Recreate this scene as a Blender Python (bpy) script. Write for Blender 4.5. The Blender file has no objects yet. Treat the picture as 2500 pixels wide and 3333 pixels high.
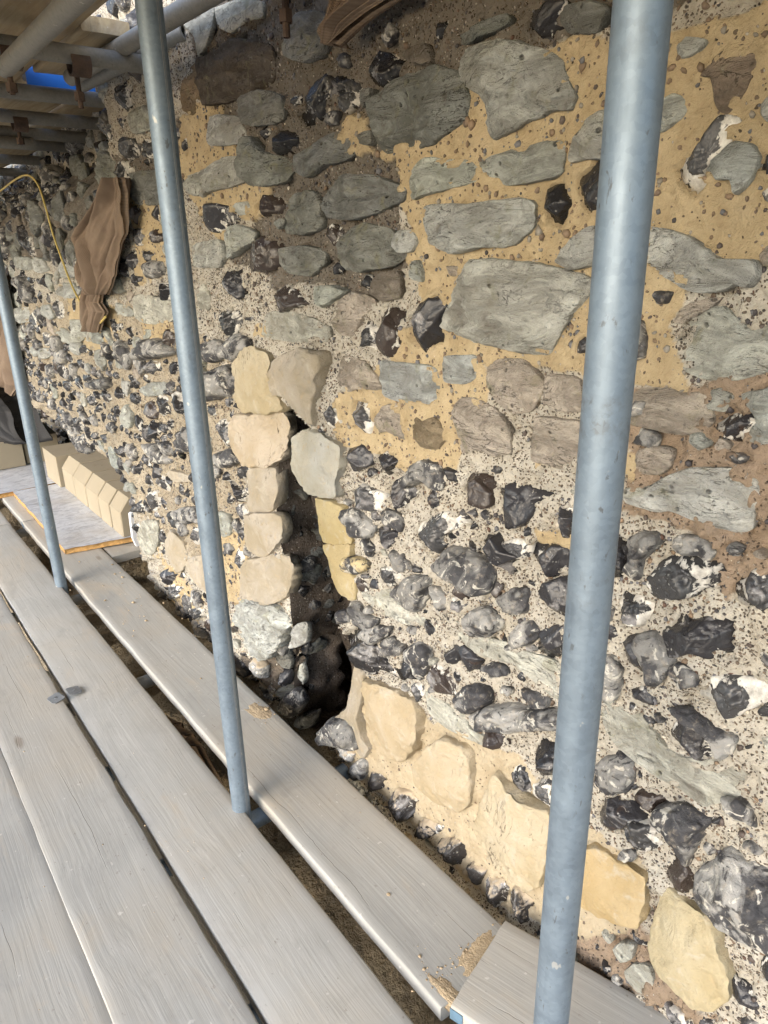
import bpy, math, random
import numpy as np

# ------------------------------------------------------------------ camera, world, sun, exposure
C = bpy.data.collections.new("scene"); bpy.context.scene.collection.children.link(C)
SC = bpy.context.scene
CAMH = 1.38
CF, CX, CY = 2275.0, 1250.0, 1666.5
_nad = np.array([1386 - CX, 7844 - CY, CF]); _vp = np.array([-640 - CX, 870 - CY, CF])
_dn = _nad / np.linalg.norm(_nad)
_Y = _vp - _dn * (_vp @ _dn); _Y /= np.linalg.norm(_Y)
_Z = -_dn; _X = np.cross(_Y, _Z)
RM = np.array([_X, _Y, _Z])                       # world = RM @ camera axes
from mathutils import Matrix, Vector
cam_d = bpy.data.cameras.new("camera"); cam = bpy.data.objects.new("camera", cam_d); C.objects.link(cam)
_m = Matrix.Identity(4)
for i in range(3):
    _m[i][0] = RM[i, 0]; _m[i][1] = -RM[i, 1]; _m[i][2] = -RM[i, 2]
_m[2][3] = CAMH
cam.matrix_world = _m
cam_d.sensor_fit = 'VERTICAL'; cam_d.sensor_height = 36.0; cam_d.sensor_width = 27.0
cam_d.lens = 36.0 * CF / 3333.0
cam_d.clip_start = 0.02; cam_d.clip_end = 2000
SC.camera = cam
SUN_EL, SUN_AZ = 24.0, 258.0                     # azimuth measured from +Y clockwise (towards +X)
w = bpy.data.worlds.new("World"); SC.world = w; w.use_nodes = True
wn = w.node_tree; wn.nodes.clear()
sky = wn.nodes.new('ShaderNodeTexSky'); sky.sky_type = 'NISHITA'; sky.sun_disc = False
sky.sun_elevation = math.radians(SUN_EL); sky.sun_rotation = math.radians(SUN_AZ)
sky.air_density = 1.0; sky.dust_density = 1.5; sky.ozone_density = 1.0
bg = wn.nodes.new('ShaderNodeBackground'); bg.inputs['Strength'].default_value = 0.15
wo = wn.nodes.new('ShaderNodeOutputWorld')
wn.links.new(sky.outputs[0], bg.inputs[0]); wn.links.new(bg.outputs[0], wo.inputs[0])
sun_d = bpy.data.lights.new("sun", 'SUN'); sun_d.energy = 0.65; sun_d.angle = math.radians(48); sun_d.color = (0.90, 0.95, 1.0)
sun = bpy.data.objects.new("sun", sun_d); C.objects.link(sun)
_sd = Vector((math.sin(math.radians(SUN_AZ)) * math.cos(math.radians(SUN_EL)),
              math.cos(math.radians(SUN_AZ)) * math.cos(math.radians(SUN_EL)), math.sin(math.radians(SUN_EL))))
sun.rotation_euler = _sd.to_track_quat('Z', 'Y').to_euler()
sun.location = (-3, -2, 5)
SC.view_settings.view_transform = 'Standard'; SC.view_settings.look = 'None'
SC.view_settings.gamma = 1.0; SC.view_settings.use_curve_mapping = False
SC.view_settings.exposure = 1.8
SC.render.engine = 'CYCLES'
SC.cycles.max_bounces = 8; SC.cycles.diffuse_bounces = 5

rng = np.random.default_rng(7)
random.seed(7)

# ------------------------------------------------------------------ projection helpers
def rays(px, py):
    px = np.asarray(px, float); py = np.asarray(py, float)
    d = np.stack([px - CX, py - CY, np.full_like(px, CF)], -1)
    return d @ RM.T
def to_px(P):
    c = (np.asarray(P) - np.array([0, 0, CAMH])) @ RM
    return c[..., 0] / c[..., 2] * CF + CX, c[..., 1] / c[..., 2] * CF + CY
def sstep(a, b, x):
    t = np.clip((x - a) / (b - a), 0, 1); return t * t * (3 - 2 * t)
def wall_x(u, v):
    return 0.95 + 0.29 * sstep(3.1, 3.5, u) * (1 - sstep(0.26, 0.50, v)) + 0.10 * sstep(3.5, 6.5, u) + .16 * sstep(0.02, -.35, v) * sstep(.9, 1.8, u) + .15 * np.exp(-((u - 1.80) / .14) ** 2 - ((v - .03) / .15) ** 2) + .24 * sstep(2.7, 3.3, u) * sstep(1.58, 1.86, v)
def at_wall(px, py, off=0.0):
    d = rays(px, py); x = np.full(d.shape[:-1], 0.95)
    for _ in range(12):
        t = x / d[..., 0]; P = d * t[..., None]; x = 0.5 * x + 0.5 * (wall_x(P[..., 1], P[..., 2] + CAMH) - off)
    t = x / d[..., 0]; P = d * t[..., None]
    return P[..., 1], P[..., 2] + CAMH
def at_z(px, py, z):
    d = rays(px, py); t = (z - CAMH) / d[2]; return d * t + np.array([0, 0, CAMH])
def at_x(px, py, x):
    d = rays(px, py); t = x / d[0]; return d * t + np.array([0, 0, CAMH])

# ------------------------------------------------------------------ noise (numpy, tiling value noise)
_T = np.random.default_rng(3).random((64, 64, 64)).astype(np.float32)
def vnoise(p):
    f = np.floor(p); i = f.astype(np.int64) & 63; t = (p - f); t = t * t * t * (t * (t * 6 - 15) + 10)
    j = (i + 1) & 63
    x0, y0, z0 = i[..., 0], i[..., 1], i[..., 2]; x1, y1, z1 = j[..., 0], j[..., 1], j[..., 2]
    tx, ty, tz = t[..., 0], t[..., 1], t[..., 2]
    a = _T[x0, y0, z0] * (1 - tx) + _T[x1, y0, z0] * tx; b = _T[x0, y1, z0] * (1 - tx) + _T[x1, y1, z0] * tx
    c = _T[x0, y0, z1] * (1 - tx) + _T[x1, y0, z1] * tx; d = _T[x0, y1, z1] * (1 - tx) + _T[x1, y1, z1] * tx
    return (a * (1 - ty) + b * ty) * (1 - tz) + (c * (1 - ty) + d * ty) * tz
def fbm(p, o=4, gain=0.5):
    s = 0; a = 1.0; tot = 0; p = np.array(p, float)
    for k in range(o):
        s = s + a * (vnoise(p) - 0.5) * 2; tot += a; a *= gain; p = p * 2.03 + 17.31
    return s / tot
def inpoly(x, y, poly):
    r = np.zeros(x.shape, bool); n = len(poly); j = n - 1
    for i in range(n):
        xi, yi = poly[i]; xj, yj = poly[j]
        if yi != yj:
            r ^= ((yi > y) != (yj > y)) & (x < (xj - xi) * (y - yi) / (yj - yi) + xi)
        j = i
    return r

# ------------------------------------------------------------------ object helpers
def link(o, parent=None):
    C.objects.link(o)
    if parent is not None: o.parent = parent
    return o
def tag(o, label=None, cat=None, group=None, kind=None):
    if label: o['label'] = label
    if cat: o['category'] = cat
    if group: o['group'] = group
    if kind: o['kind'] = kind
    return o
def empty(name, loc, rz=0):
    o = bpy.data.objects.new(name, None); o.location = loc; o.rotation_euler = (0, 0, rz); o.empty_display_size = 0.1
    return link(o)
def raw_mesh(name, V, faces_flat, starts, totals, smooth=True):
    me = bpy.data.meshes.new(name)
    me.vertices.add(len(V)); me.vertices.foreach_set('co', np.ascontiguousarray(V, np.float32).ravel())
    me.loops.add(len(faces_flat)); me.loops.foreach_set('vertex_index', np.ascontiguousarray(faces_flat, np.int32))
    me.polygons.add(len(starts)); me.polygons.foreach_set('loop_start', np.ascontiguousarray(starts, np.int32))
    me.polygons.foreach_set('loop_total', np.ascontiguousarray(totals, np.int32))
    if smooth: me.polygons.foreach_set('use_smooth', np.ones(len(starts), bool))
    me.update(calc_edges=True)
    return me
def quads_mesh(name, V, Q, smooth=True):
    Q = np.asarray(Q, np.int32); n = len(Q)
    return raw_mesh(name, V, Q.ravel(), np.arange(n) * Q.shape[1], np.full(n, Q.shape[1]), smooth)
def fattr(me, name, vals):
    a = me.attributes.new(name, 'FLOAT', 'POINT'); a.data.foreach_set('value', np.ascontiguousarray(vals, np.float32))
def cattr(me, name, rgb):
    a = me.attributes.new(name, 'FLOAT_COLOR', 'POINT')
    c = np.ones((len(rgb), 4), np.float32); c[:, :3] = rgb; a.data.foreach_set('color', c.ravel())
def mobj(name, me, mat, parent=None, loc=None):
    o = bpy.data.objects.new(name, me); me.materials.append(mat)
    if loc is not None: o.location = loc
    return link(o, parent)
def pydata(name, V, F, mat, parent=None, loc=None, smooth=False):
    me = bpy.data.meshes.new(name); me.from_pydata([tuple(map(float, v)) for v in V], [], F); me.update()
    if smooth: me.polygons.foreach_set('use_smooth', [True] * len(F))
    return mobj(name, me, mat, parent, loc)
def grid_quads(nu, nv, wrap=False):
    a = np.arange(nu * nv).reshape(nu, nv)
    if wrap: a = np.vstack([a, a[:1]])
    return np.stack([a[:-1, :-1], a[1:, :-1], a[1:, 1:], a[:-1, 1:]], -1).reshape(-1, 4)
def tube_mesh(name, p0, p1, r, n=28, segs=1, open_end=True, wob=0.0):
    p0 = np.array(p0, float); p1 = np.array(p1, float); ax = p1 - p0; L = np.linalg.norm(ax); ax /= L
    up = np.array([0, 0, 1.0]) if abs(ax[2]) < 0.9 else np.array([0, 1.0, 0])
    a = np.cross(up, ax); a /= np.linalg.norm(a); b = np.cross(ax, a)
    th = np.linspace(0, 2 * np.pi, n, endpoint=False)
    ring = np.cos(th)[:, None] * a + np.sin(th)[:, None] * b
    rows = []
    ri = r * 0.82
    rows.append(p0 + ring * ri + ax * min(0.08, L * .3)); rows.append(p0 + ring * ri); 
    for t in np.linspace(0, 1, segs + 1): rows.append(p0 + ax * L * t + ring * r)
    rows.append(p1 + ring * ri); rows.append(p1 + ring * ri - ax * min(0.08, L * .3))
    V = np.array(rows)                              # rows x n x 3
    m = V.shape[0]
    Q = grid_quads(m, n); a_ = np.arange(m * n).reshape(m, n)
    Qw = np.stack([a_[:-1, -1], a_[1:, -1], a_[1:, 0], a_[:-1, 0]], -1)
    Q = np.vstack([Q, Qw])[:, ::-1]
    nV = m * n
    F = np.concatenate([Q.ravel(), a_[0][::1], a_[-1][::-1]])
    starts = np.concatenate([np.arange(len(Q)) * 4, [len(Q) * 4, len(Q) * 4 + n]]); tot = np.concatenate([np.full(len(Q), 4), [n, n]])
    me = raw_mesh(name, V.reshape(-1, 3), F, starts, tot, True)
    try: me.set_sharp_from_angle(angle=math.radians(40))
    except Exception: pass
    return me

# ------------------------------------------------------------------ materials
class NT:
    def __init__(s, name):
        s.m = bpy.data.materials.new(name); s.m.use_nodes = True; s.t = s.m.node_tree; s.t.nodes.clear()
        s.out = s.t.nodes.new('ShaderNodeOutputMaterial'); s.p = s.t.nodes.new('ShaderNodeBsdfPrincipled')
        s.t.links.new(s.p.outputs[0], s.out.inputs[0])
    def n(s, ty, ins=None, **props):
        nd = s.t.nodes.new('ShaderNode' + ty)
        for k, v in props.items(): setattr(nd, k, v)
        for k, v in (ins or {}).items(): s.set(nd.inputs[k], v)
        return nd
    def set(s, sock, v):
        if isinstance(v, bpy.types.NodeSocket): s.t.links.new(v, sock)
        else:
            if isinstance(v, tuple) and len(v) == 3 and sock.type == 'RGBA': v = v + (1,)
            sock.default_value = v
    def math(s, op, a, b=0.0, c=None, clamp=False):
        nd = s.n('Math', operation=op, use_clamp=clamp); s.set(nd.inputs[0], a); s.set(nd.inputs[1], b)
        if c is not None: s.set(nd.inputs[2], c)
        return nd.outputs[0]
    def mix(s, f, a, b, blend='MIX'):
        nd = s.n('Mix', data_type='RGBA', blend_type=blend); s.set(nd.inputs[0], f); s.set(nd.inputs[6], a); s.set(nd.inputs[7], b)
        return nd.outputs[2]
    def step(s, v, lo, hi, a=0.0, b=1.0):
        nd = s.n('MapRange', clamp=True); s.set(nd.inputs[0], v); nd.inputs[1].default_value = lo; nd.inputs[2].default_value = hi
        nd.inputs[3].default_value = a; nd.inputs[4].default_value = b
        return nd.outputs[0]
    def noise(s, vec, scale, detail=5, rough=0.55, dist=0.0):
        return s.n('TexNoise', {'Vector': vec, 'Scale': scale, 'Detail': detail, 'Roughness': rough, 'Distortion': dist}).outputs[0]
    def objvec(s, scale=(1, 1, 1), rnd=True, rot=(0, 0, 0)):
        tc = s.n('TexCoord').outputs['Object']
        mp = s.n('Mapping', {'Vector': tc, 'Scale': scale, 'Rotation': rot})
        v = mp.outputs[0]
        if rnd:
            r = s.math('MULTIPLY', s.n('ObjectInfo').outputs['Random'], 37.0)
            cb = s.n('CombineXYZ', {'X': r, 'Y': r, 'Z': r}).outputs[0]
            ad = s.n('VectorMath', operation='ADD'); s.set(ad.inputs[0], v); s.set(ad.inputs[1], cb); v = ad.outputs[0]
        return v
    def bump(s, h, strength=0.5, dist=0.01, normal=None):
        nd = s.n('Bump', {'Height': h, 'Strength': strength, 'Distance': dist})
        if normal is not None: s.set(nd.inputs['Normal'], normal)
        return nd.outputs[0]
    def fin(s, col, rough=0.8, normal=None, metal=0.0, spec=None):
        s.set(s.p.inputs['Base Color'], col); s.set(s.p.inputs['Roughness'], rough); s.set(s.p.inputs['Metallic'], metal)
        if spec is not None: s.set(s.p.inputs['Specular IOR Level'], spec)
        if normal is not None: s.set(s.p.inputs['Normal'], normal)
        return s.m

def dust_layer(s, col, amount, colr=(0.44, 0.36, 0.26)):
    """settled mortar dust on faces that look up"""
    nz = s.n('SeparateXYZ', {0: s.n('NewGeometry').outputs['Normal']}).outputs[2]
    nn = s.noise(s.objvec(), 22, 6, 0.65)
    f = s.step(s.math('ADD', nz, s.math('MULTIPLY', s.math('SUBTRACT', nn, 0.5), 2.6)), 0.42, 0.85, 0.0, amount)
    return s.mix(f, col, colr), f

def mat_flint(name, dust=0.0):
    s = NT(name); v = s.objvec(); oi = s.n('ObjectInfo')
    n1 = s.noise(v, 11, 7, 0.6, 0.9); n2 = s.noise(v, 60, 6, 0.65); n3 = s.noise(v, 26, 7, 0.62, 1.2)
    rim = s.n('Attribute', attribute_name='rim').outputs['Fac']
    col = s.mix(s.step(n1, 0.57, 0.65), oi.outputs['Color'], s.mix(n2, (0.13, 0.13, 0.14), (0.30, 0.29, 0.29)))
    col = s.mix(s.step(n3, 0.62, 0.70, 0, 0.8), col, (0.05, 0.032, 0.024))
    sp = s.n('TexVoronoi', {'Vector': v, 'Scale': 75.0}); spk = s.step(sp.outputs['Distance'], 0.10, 0.17, 0.5, 0.0)
    col = s.mix(s.math('MULTIPLY', spk, s.step(n1, 0.42, 0.5)), col, (0.42, 0.41, 0.39))
    pt = s.n('NewGeometry').outputs['Pointiness']
    col = s.mix(s.step(pt, 0.515, 0.56, 0, 0.55), col, (0.30, 0.30, 0.31))
    nf = s.noise(v, 55, 5, 0.6, 0.8)
    t = s.math('ADD', s.math('MULTIPLY', rim, 0.62), s.math('MULTIPLY', s.math('SUBTRACT', s.math('ADD', s.math('MULTIPLY', n3, .7), s.math('MULTIPLY', nf, .3)), 0.5), 1.7))
    t = s.math('ADD', t, s.math('SUBTRACT', oi.outputs['Alpha'], 0.5))
    cx = s.step(t, 0.51, 0.545)
    ccol = s.mix(s.step(n2, 0.35, 0.65), (0.36, 0.34, 0.31), (0.74, 0.72, 0.67))
    col = s.mix(cx, col, ccol)
    rough = s.step(cx, 0, 1, 0.24, 0.85)
    if dust > 0:
        col, f = dust_layer(s, col, dust); rough = s.math('MAXIMUM', rough, f)
    h = s.math('ADD', s.math('MULTIPLY', n2, 0.5), s.math('MULTIPLY', n3, 0.7))
    h = s.math('ADD', h, s.math('MULTIPLY', cx, 0.25))
    return s.fin(col, rough, s.bump(h, 0.6, 0.007), spec=0.5)

def mat_nodule(name):
    s = NT(name); v = s.objvec(); oi = s.n('ObjectInfo')
    n1 = s.noise(v, 13, 7, 0.6, 0.7); n2 = s.noise(v, 70, 6, 0.65); n3 = s.noise(v, 30, 6, 0.6, 1.5)
    col = s.mix(s.step(n1, 0.46, 0.54), (0.045, 0.045, 0.05), oi.outputs['Color'])
    col = s.mix(s.step(n3, 0.57, 0.62, 0, 0.85), col, (0.52, 0.50, 0.45))
    col = s.mix(s.step(n3, 0.41, 0.37, 0, 0.9), col, (0.03, 0.03, 0.034))
    col = s.mix(s.step(n2, 0.55, 0.75, 0, 0.5), col, (0.42, 0.36, 0.28))
    h = s.math('ADD', s.math('MULTIPLY', n2, 0.6), n1)
    return s.fin(col, s.step(n1, 0.3, 0.7, 0.5, 0.75), s.bump(h, 0.8, 0.010), spec=0.4)

def mat_rag(name):
    s = NT(name); v = s.objvec(); oi = s.n('ObjectInfo')
    vs = s.objvec((1.0, 0.8, 2.1), rot=(0.15, 0, 0))
    n1 = s.noise(v, 8, 7, 0.62); n2 = s.noise(v, 90, 6, 0.7); lay = s.noise(vs, 13, 8, 0.70, 0.9); n4 = s.noise(v, 20, 6, 0.6, 0.8)
    base = oi.outputs['Color']
    col = s.mix(s.step(n1, 0.35, 0.65), s.mix(1.0, base, (0.56, 0.55, 0.52), 'MULTIPLY'), base)
    col = s.mix(s.step(lay, 0.48, 0.62, 0, 0.65), col, s.mix(1.0, base, (1.38, 1.40, 1.38), 'MULTIPLY'))
    col = s.mix(s.step(lay, 0.44, 0.34, 0, 0.6), col, s.mix(1.0, base, (0.55, 0.52, 0.47), 'MULTIPLY'))
    lv = s.noise(s.objvec((1.0, 0.7, 2.6), rot=(0.2, 0, 0)), 16, 5, 0.6, 1.0)
    fis = s.math('MULTIPLY', s.step(s.math('ABSOLUTE', s.math('SUBTRACT', lv, 0.5)), 0.003, 0.011, 1, 0), s.step(n1, 0.52, 0.60))
    col = s.mix(s.math('MULTIPLY', fis, 0.65), col, (0.06, 0.055, 0.045))
    col = s.mix(s.step(n4, 0.57, 0.70, 0, 0.55), col, (0.26, 0.25, 0.15))
    col = s.mix(s.step(n4, 0.40, 0.30, 0, 0.6), col, (0.13, 0.11, 0.09))
    col = s.mix(s.step(n2, 0.60, 0.72, 0, 0.5), col, (0.45, 0.44, 0.38))
    col = s.mix(s.step(n2, 0.42, 0.30, 0, 0.6), col, (0.09, 0.085, 0.075))
    h = s.math('ADD', s.math('SUBTRACT', s.math('MULTIPLY', lay, 1.5), s.math('MULTIPLY', fis, 0.8)), s.math('ADD', s.math('MULTIPLY', n2, 0.5), n4))
    pit = s.n('TexVoronoi', {'Vector': v, 'Scale': 48.0}); pf = s.math('MULTIPLY', s.step(pit.outputs['Distance'], 0.08, 0.22, 1, 0), s.step(n4, 0.50, 0.58))
    col = s.mix(s.math('MULTIPLY', pf, 0.6), col, (0.07, 0.06, 0.05)); h = s.math('SUBTRACT', h, s.math('MULTIPLY', pf, 0.8))
    return s.fin(col, 0.9, s.bump(h, 1.0, 0.018), spec=0.2)

def mat_lime(name):
    s = NT(name); v = s.objvec(); oi = s.n('ObjectInfo')
    n1 = s.noise(v, 6, 7, 0.6, 0.4); n2 = s.noise(v, 110, 5, 0.7); n3 = s.noise(v, 24, 7, 0.65, 0.6)
    base = oi.outputs['Color']
    col = s.mix(s.step(n1, 0.38, 0.62), s.mix(1.0, base, (0.84, 0.80, 0.70), 'MULTIPLY'), base)
    col = s.mix(s.step(n3, 0.56, 0.68, 0, 0.6), col, (0.44, 0.40, 0.33))
    col = s.mix(s.step(n3, 0.40, 0.32, 0, 0.45), col, (0.40, 0.31, 0.19))
    col = s.mix(s.step(n2, 0.40, 0.30, 0, 0.5), col, (0.25, 0.20, 0.13))
    vs = s.objvec((1, 3.5, 0.8), rot=(0.5, 0, 0)); cr = s.noise(vs, 7, 4, 0.6, 0.8)
    crack = s.math('MULTIPLY', s.step(s.math('ABSOLUTE', s.math('SUBTRACT', cr, 0.5)), 0.0025, 0.007, 1, 0), s.step(n1, 0.57, 0.62))
    col = s.mix(s.math('MULTIPLY', crack, 0.7), col, (0.12, 0.09, 0.06))
    h = s.math('ADD', s.math('MULTIPLY', n2, 0.35), s.math('SUBTRACT', n3, s.math('MULTIPLY', crack, 1.0)))
    return s.fin(col, 0.92, s.bump(s.math('ADD', h, s.math('MULTIPLY', n2, .3)), 0.7, 0.010), spec=0.15)

def mat_mortar(name):
    s = NT(name); v = s.n('TexCoord').outputs['Object']
    at = s.n('Attribute', attribute_name='Col'); gr = s.n('Attribute', attribute_name='grav').outputs['Fac']
    n1 = s.noise(v, 14, 7, 0.6); n2 = s.noise(v, 140, 5, 0.7); n0 = s.noise(v, 45, 6, 0.65, 0.5)
    base = at.outputs['Color']
    col = s.mix(s.step(n1, 0.32, 0.66), s.mix(1.0, base, (0.80, 0.77, 0.72), 'MULTIPLY'), base)
    col = s.mix(s.step(n0, 0.56, 0.70, 0, 0.40), col, s.mix(1.0, base, (1.22, 1.22, 1.22), 'MULTIPLY'))
    col = s.mix(s.step(n0, 0.46, 0.30, 0, 0.55), col, s.mix(1.0, base, (0.62, 0.58, 0.52), 'MULTIPLY'))
    big = s.noise(v, 3.2, 5, 0.6, 0.4); col = s.mix(s.step(big, 0.55, 0.72, 0, 0.45), col, s.mix(1.0, base, (0.70, 0.68, 0.66), 'MULTIPLY'))
    gr = s.math('MULTIPLY', gr, s.step(s.noise(v, 17, 4, 0.6), 0.34, 0.62, 0.35, 1.25))
    dv = s.n('VectorMath', operation='ADD'); s.set(dv.inputs[0], v)
    nz = s.n('TexNoise', {'Vector': v, 'Scale': 60.0, 'Detail': 2.0}); sc = s.n('VectorMath', operation='SCALE'); s.set(sc.inputs[0], nz.outputs[1]); sc.inputs['Scale'].default_value = 0.012
    s.set(dv.inputs[1], sc.outputs[0]); vv = dv.outputs[0]
    vo = s.n('TexVoronoi', {'Vector': vv, 'Scale': 230.0})
    r = s.n('SeparateColor', {0: vo.outputs['Color']})
    isp = s.math('MULTIPLY', s.math('LESS_THAN', r.outputs[0], s.math('MULTIPLY', gr, 0.80)), s.step(vo.outputs['Distance'], 0.40, 0.52, 1, 0))
    pc = s.mix(r.outputs[1], (0.035, 0.03, 0.03), (0.20, 0.15, 0.11)); pc = s.mix(s.step(r.outputs[2], 0.80, 0.82), pc, (0.42, 0.38, 0.33))
    col = s.mix(s.math('MULTIPLY', isp, 0.92), col, pc)
    col = s.mix(s.math('MULTIPLY', s.step(n2, 0.40, 0.30, 0, 0.6), s.math('ADD', gr, 0.2)), col, (0.13, 0.10, 0.075))
    h = s.math('ADD', s.math('MULTIPLY', n2, 0.5), s.math('ADD', n0, s.math('MULTIPLY', isp, 0.5)))
    return s.fin(col, 0.95, s.bump(h, 1.0, 0.009), spec=0.1)

def mat_pebble(name):
    s = NT(name); at = s.n('Attribute', attribute_name='Col'); v = s.n('TexCoord').outputs['Object']
    col = s.mix(s.step(s.noise(v, 160, 4), 0.35, 0.65, 0, 0.5), at.outputs['Color'], s.mix(1.0, at.outputs['Color'], (1.7, 1.7, 1.7), 'MULTIPLY'))
    return s.fin(col, 0.55, spec=0.4)

def mat_wood(name, base=(0.485, 0.472, 0.442), dark=(0.432, 0.42, 0.39), warm=(0.49, 0.43, 0.345), warmth=0.55):
    s = NT(name); v = s.objvec(); vg = s.objvec((34, 0.9, 34)); vf = s.objvec((150, 2.2, 150))
    big = s.noise(v, 1.7, 6, 0.6, 0.3); mid = s.noise(v, 7, 6, 0.65, 0.5)
    warp = s.noise(s.objvec((3, 0.8, 3)), 1.5, 3, 0.5)
    ad = s.n('VectorMath', operation='ADD'); s.set(ad.inputs[0], vg)
    cb = s.n('CombineXYZ', {'X': s.math('MULTIPLY', warp, 9.0), 'Y': 0.0, 'Z': s.math('MULTIPLY', warp, 9.0)}).outputs[0]; s.set(ad.inputs[1], cb)
    ad2 = s.n('VectorMath', operation='ADD'); s.set(ad2.inputs[0], vf); s.set(ad2.inputs[1], cb)
    g = s.noise(ad.outputs[0], 1.0, 5, 0.6); fine = s.noise(ad2.outputs[0], 1.0, 3, 0.6)
    col = s.mix(s.step(g, 0.34, 0.66), dark, base)
    col = s.mix(s.step(fine, 0.52, 0.74, 0, 0.30), col, s.mix(1.0, base, (1.22, 1.22, 1.22), 'MULTIPLY'))
    col = s.mix(s.step(fine, 0.40, 0.26, 0, 0.32), col, s.mix(1.0, dark, (0.66, 0.64, 0.62), 'MULTIPLY'))
    col = s.mix(s.step(big, 0.45, 0.66, 0, warmth), col, warm)
    col = s.mix(s.step(big, 0.44, 0.32, 0, 0.4), col, (0.335, 0.33, 0.315))
    col = s.mix(s.step(mid, 0.60, 0.70, 0, 0.22), col, (0.27, 0.25, 0.225))
    rb = s.step(s.n('ObjectInfo').outputs['Random'], 0, 1, 0.0, 1.0); col = s.mix(rb, s.mix(1.0, col, (0.86, 0.86, 0.86), 'MULTIPLY'), col)
    sand = s.noise(s.objvec((1.0, 0.35, 1.0)), 5.5, 6, 0.7, 0.8); col = s.mix(s.step(sand, 0.56, 0.70, 0, 0.55), col, (0.50, 0.42, 0.32))
    # drying cracks along the grain
    ox = s.n('SeparateXYZ', {0: s.n('TexCoord').outputs['Object']}); rnd = s.n('ObjectInfo').outputs['Random']
    wob = s.noise(s.objvec((0.0, 1.0, 0.0)), 2.6, 5, 0.6); crack = 0.0
    for k, (off, lo, wd_) in enumerate(((-.055, .56, .0010), (.012, .52, .0008), (.066, .60, .0009))):
        cx_ = s.math('ADD', s.math('MULTIPLY', s.math('SUBTRACT', rnd, 0.5), .05), s.math('ADD', s.math('MULTIPLY', s.math('SUBTRACT', wob, 0.5), .055 - .02 * k), off))
        gt = s.step(s.noise(s.objvec((0.0, 1.0, 0.0), rot=(0, 0, 0)), 1.9 + 1.3 * k, 3, 0.5), lo, lo + .05)
        ln = s.step(s.math('ABSOLUTE', s.math('SUBTRACT', ox.outputs[0], cx_)), wd_ * .35, wd_, 1, 0)
        crack = s.math('MAXIMUM', crack, s.math('MULTIPLY', ln, gt))
    sp_ = s.step(s.noise(s.objvec((1, .6, 1)), 85, 3, 0.6), 0.67, 0.72, 0, 0.5); col = s.mix(sp_, col, (0.20, 0.175, 0.145))
    sp2 = s.step(s.noise(s.objvec((1, .8, 1)), 60, 2, 0.5), 0.72, 0.75, 0, 0.6); col = s.mix(sp2, col, (0.62, 0.60, 0.56))
    st_ = s.noise(s.objvec((1.3, .8, 1)), 3.4, 6, 0.7, 0.4); col = s.mix(s.step(st_, 0.56, 0.68, 0, 0.35), col, (0.30, 0.285, 0.265))
    col = s.mix(s.math('MULTIPLY', crack, 0.6), col, (0.10, 0.085, 0.07))
    # knots
    kv = s.n('TexVoronoi', {'Vector': s.objvec((1, 0.32, 1)), 'Scale': 5.0}); kd = kv.outputs['Distance']
    knot = s.step(kd, 0.035, 0.075, 0.55, 0); col = s.mix(knot, col, (0.17, 0.13, 0.095))
    h = s.math('ADD', s.math('MULTIPLY', g, 0.6), s.math('MULTIPLY', fine, 0.55)); h = s.math('SUBTRACT', h, s.math('MULTIPLY', crack, 1.2))
    return s.fin(col, 0.86, s.bump(h, 0.38, 0.003), spec=0.15)

def mat_galv(name, base=(0.235, 0.295, 0.36), rough=0.47, metal=0.6):
    s = NT(name); v = s.objvec(); n1 = s.noise(v, 26, 6, 0.65); st = s.noise(s.objvec((70, 70, 1.2)), 1.0, 5, 0.6); n3 = s.noise(v, 150, 3, 0.6)
    col = s.mix(s.step(n1, 0.34, 0.68), s.mix(1.0, base, (0.74, 0.75, 0.77), 'MULTIPLY'), base)
    col = s.mix(s.step(st, 0.56, 0.72, 0, 0.5), col, s.mix(1.0, base, (0.66, 0.68, 0.70), 'MULTIPLY'))
    zb = s.step(s.noise(s.objvec((0.4, 0.4, 5.0)), 2.2, 3, 0.6), 0.58, 0.68); sm_ = s.step(s.noise(s.objvec((1, 1, 0.8)), 55, 5, 0.7), 0.46, 0.62)
    col = s.mix(s.math('MULTIPLY', s.math('MULTIPLY', zb, sm_), 0.55), col, (0.13, 0.135, 0.14))
    spn = s.n('TexVoronoi', {'Vector': v, 'Scale': 160.0}); spc = s.n('SeparateColor', {0: spn.outputs['Color']}).outputs[0]; col = s.mix(s.step(spc, 0, 1, 0, 0.28), col, s.mix(1.0, base, (1.35, 1.35, 1.35), 'MULTIPLY'))
    sp = s.step(s.noise(s.objvec((1, 1, 0.45)), 95, 4, 0.6, 0.4), 0.63, 0.70); gate = s.step(s.noise(v, 5, 2), 0.40, 0.56)
    col = s.mix(s.math('MULTIPLY', sp, s.math('MULTIPLY', gate, 0.75)), col, (0.10, 0.10, 0.10))
    wh = s.step(s.noise(s.objvec((1.2, 1.2, 0.8)), 42, 3, 0.5), 0.71, 0.75, 0, 0.55); col = s.mix(wh, col, (0.62, 0.60, 0.55))
    return s.fin(col, s.step(n1, 0.3, 0.7, rough - 0.05, rough + 0.14), s.bump(s.math('ADD', n3, st), 0.10, 0.002), metal=metal)

def mat_plain(name, col, rough=0.8, var=0.25, scale=20, bump=0.3, metal=0.0, bscale=120, bdist=0.004):
    s = NT(name); v = s.objvec(); n1 = s.noise(v, scale, 6, 0.62); n2 = s.noise(v, bscale, 4, 0.6)
    c = s.mix(s.step(n1, 0.32, 0.68), s.mix(1.0, col, (1 - var,) * 3, 'MULTIPLY'), col)
    return s.fin(c, rough, s.bump(s.math('ADD', n2, n1), bump, bdist), metal=metal)

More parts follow.
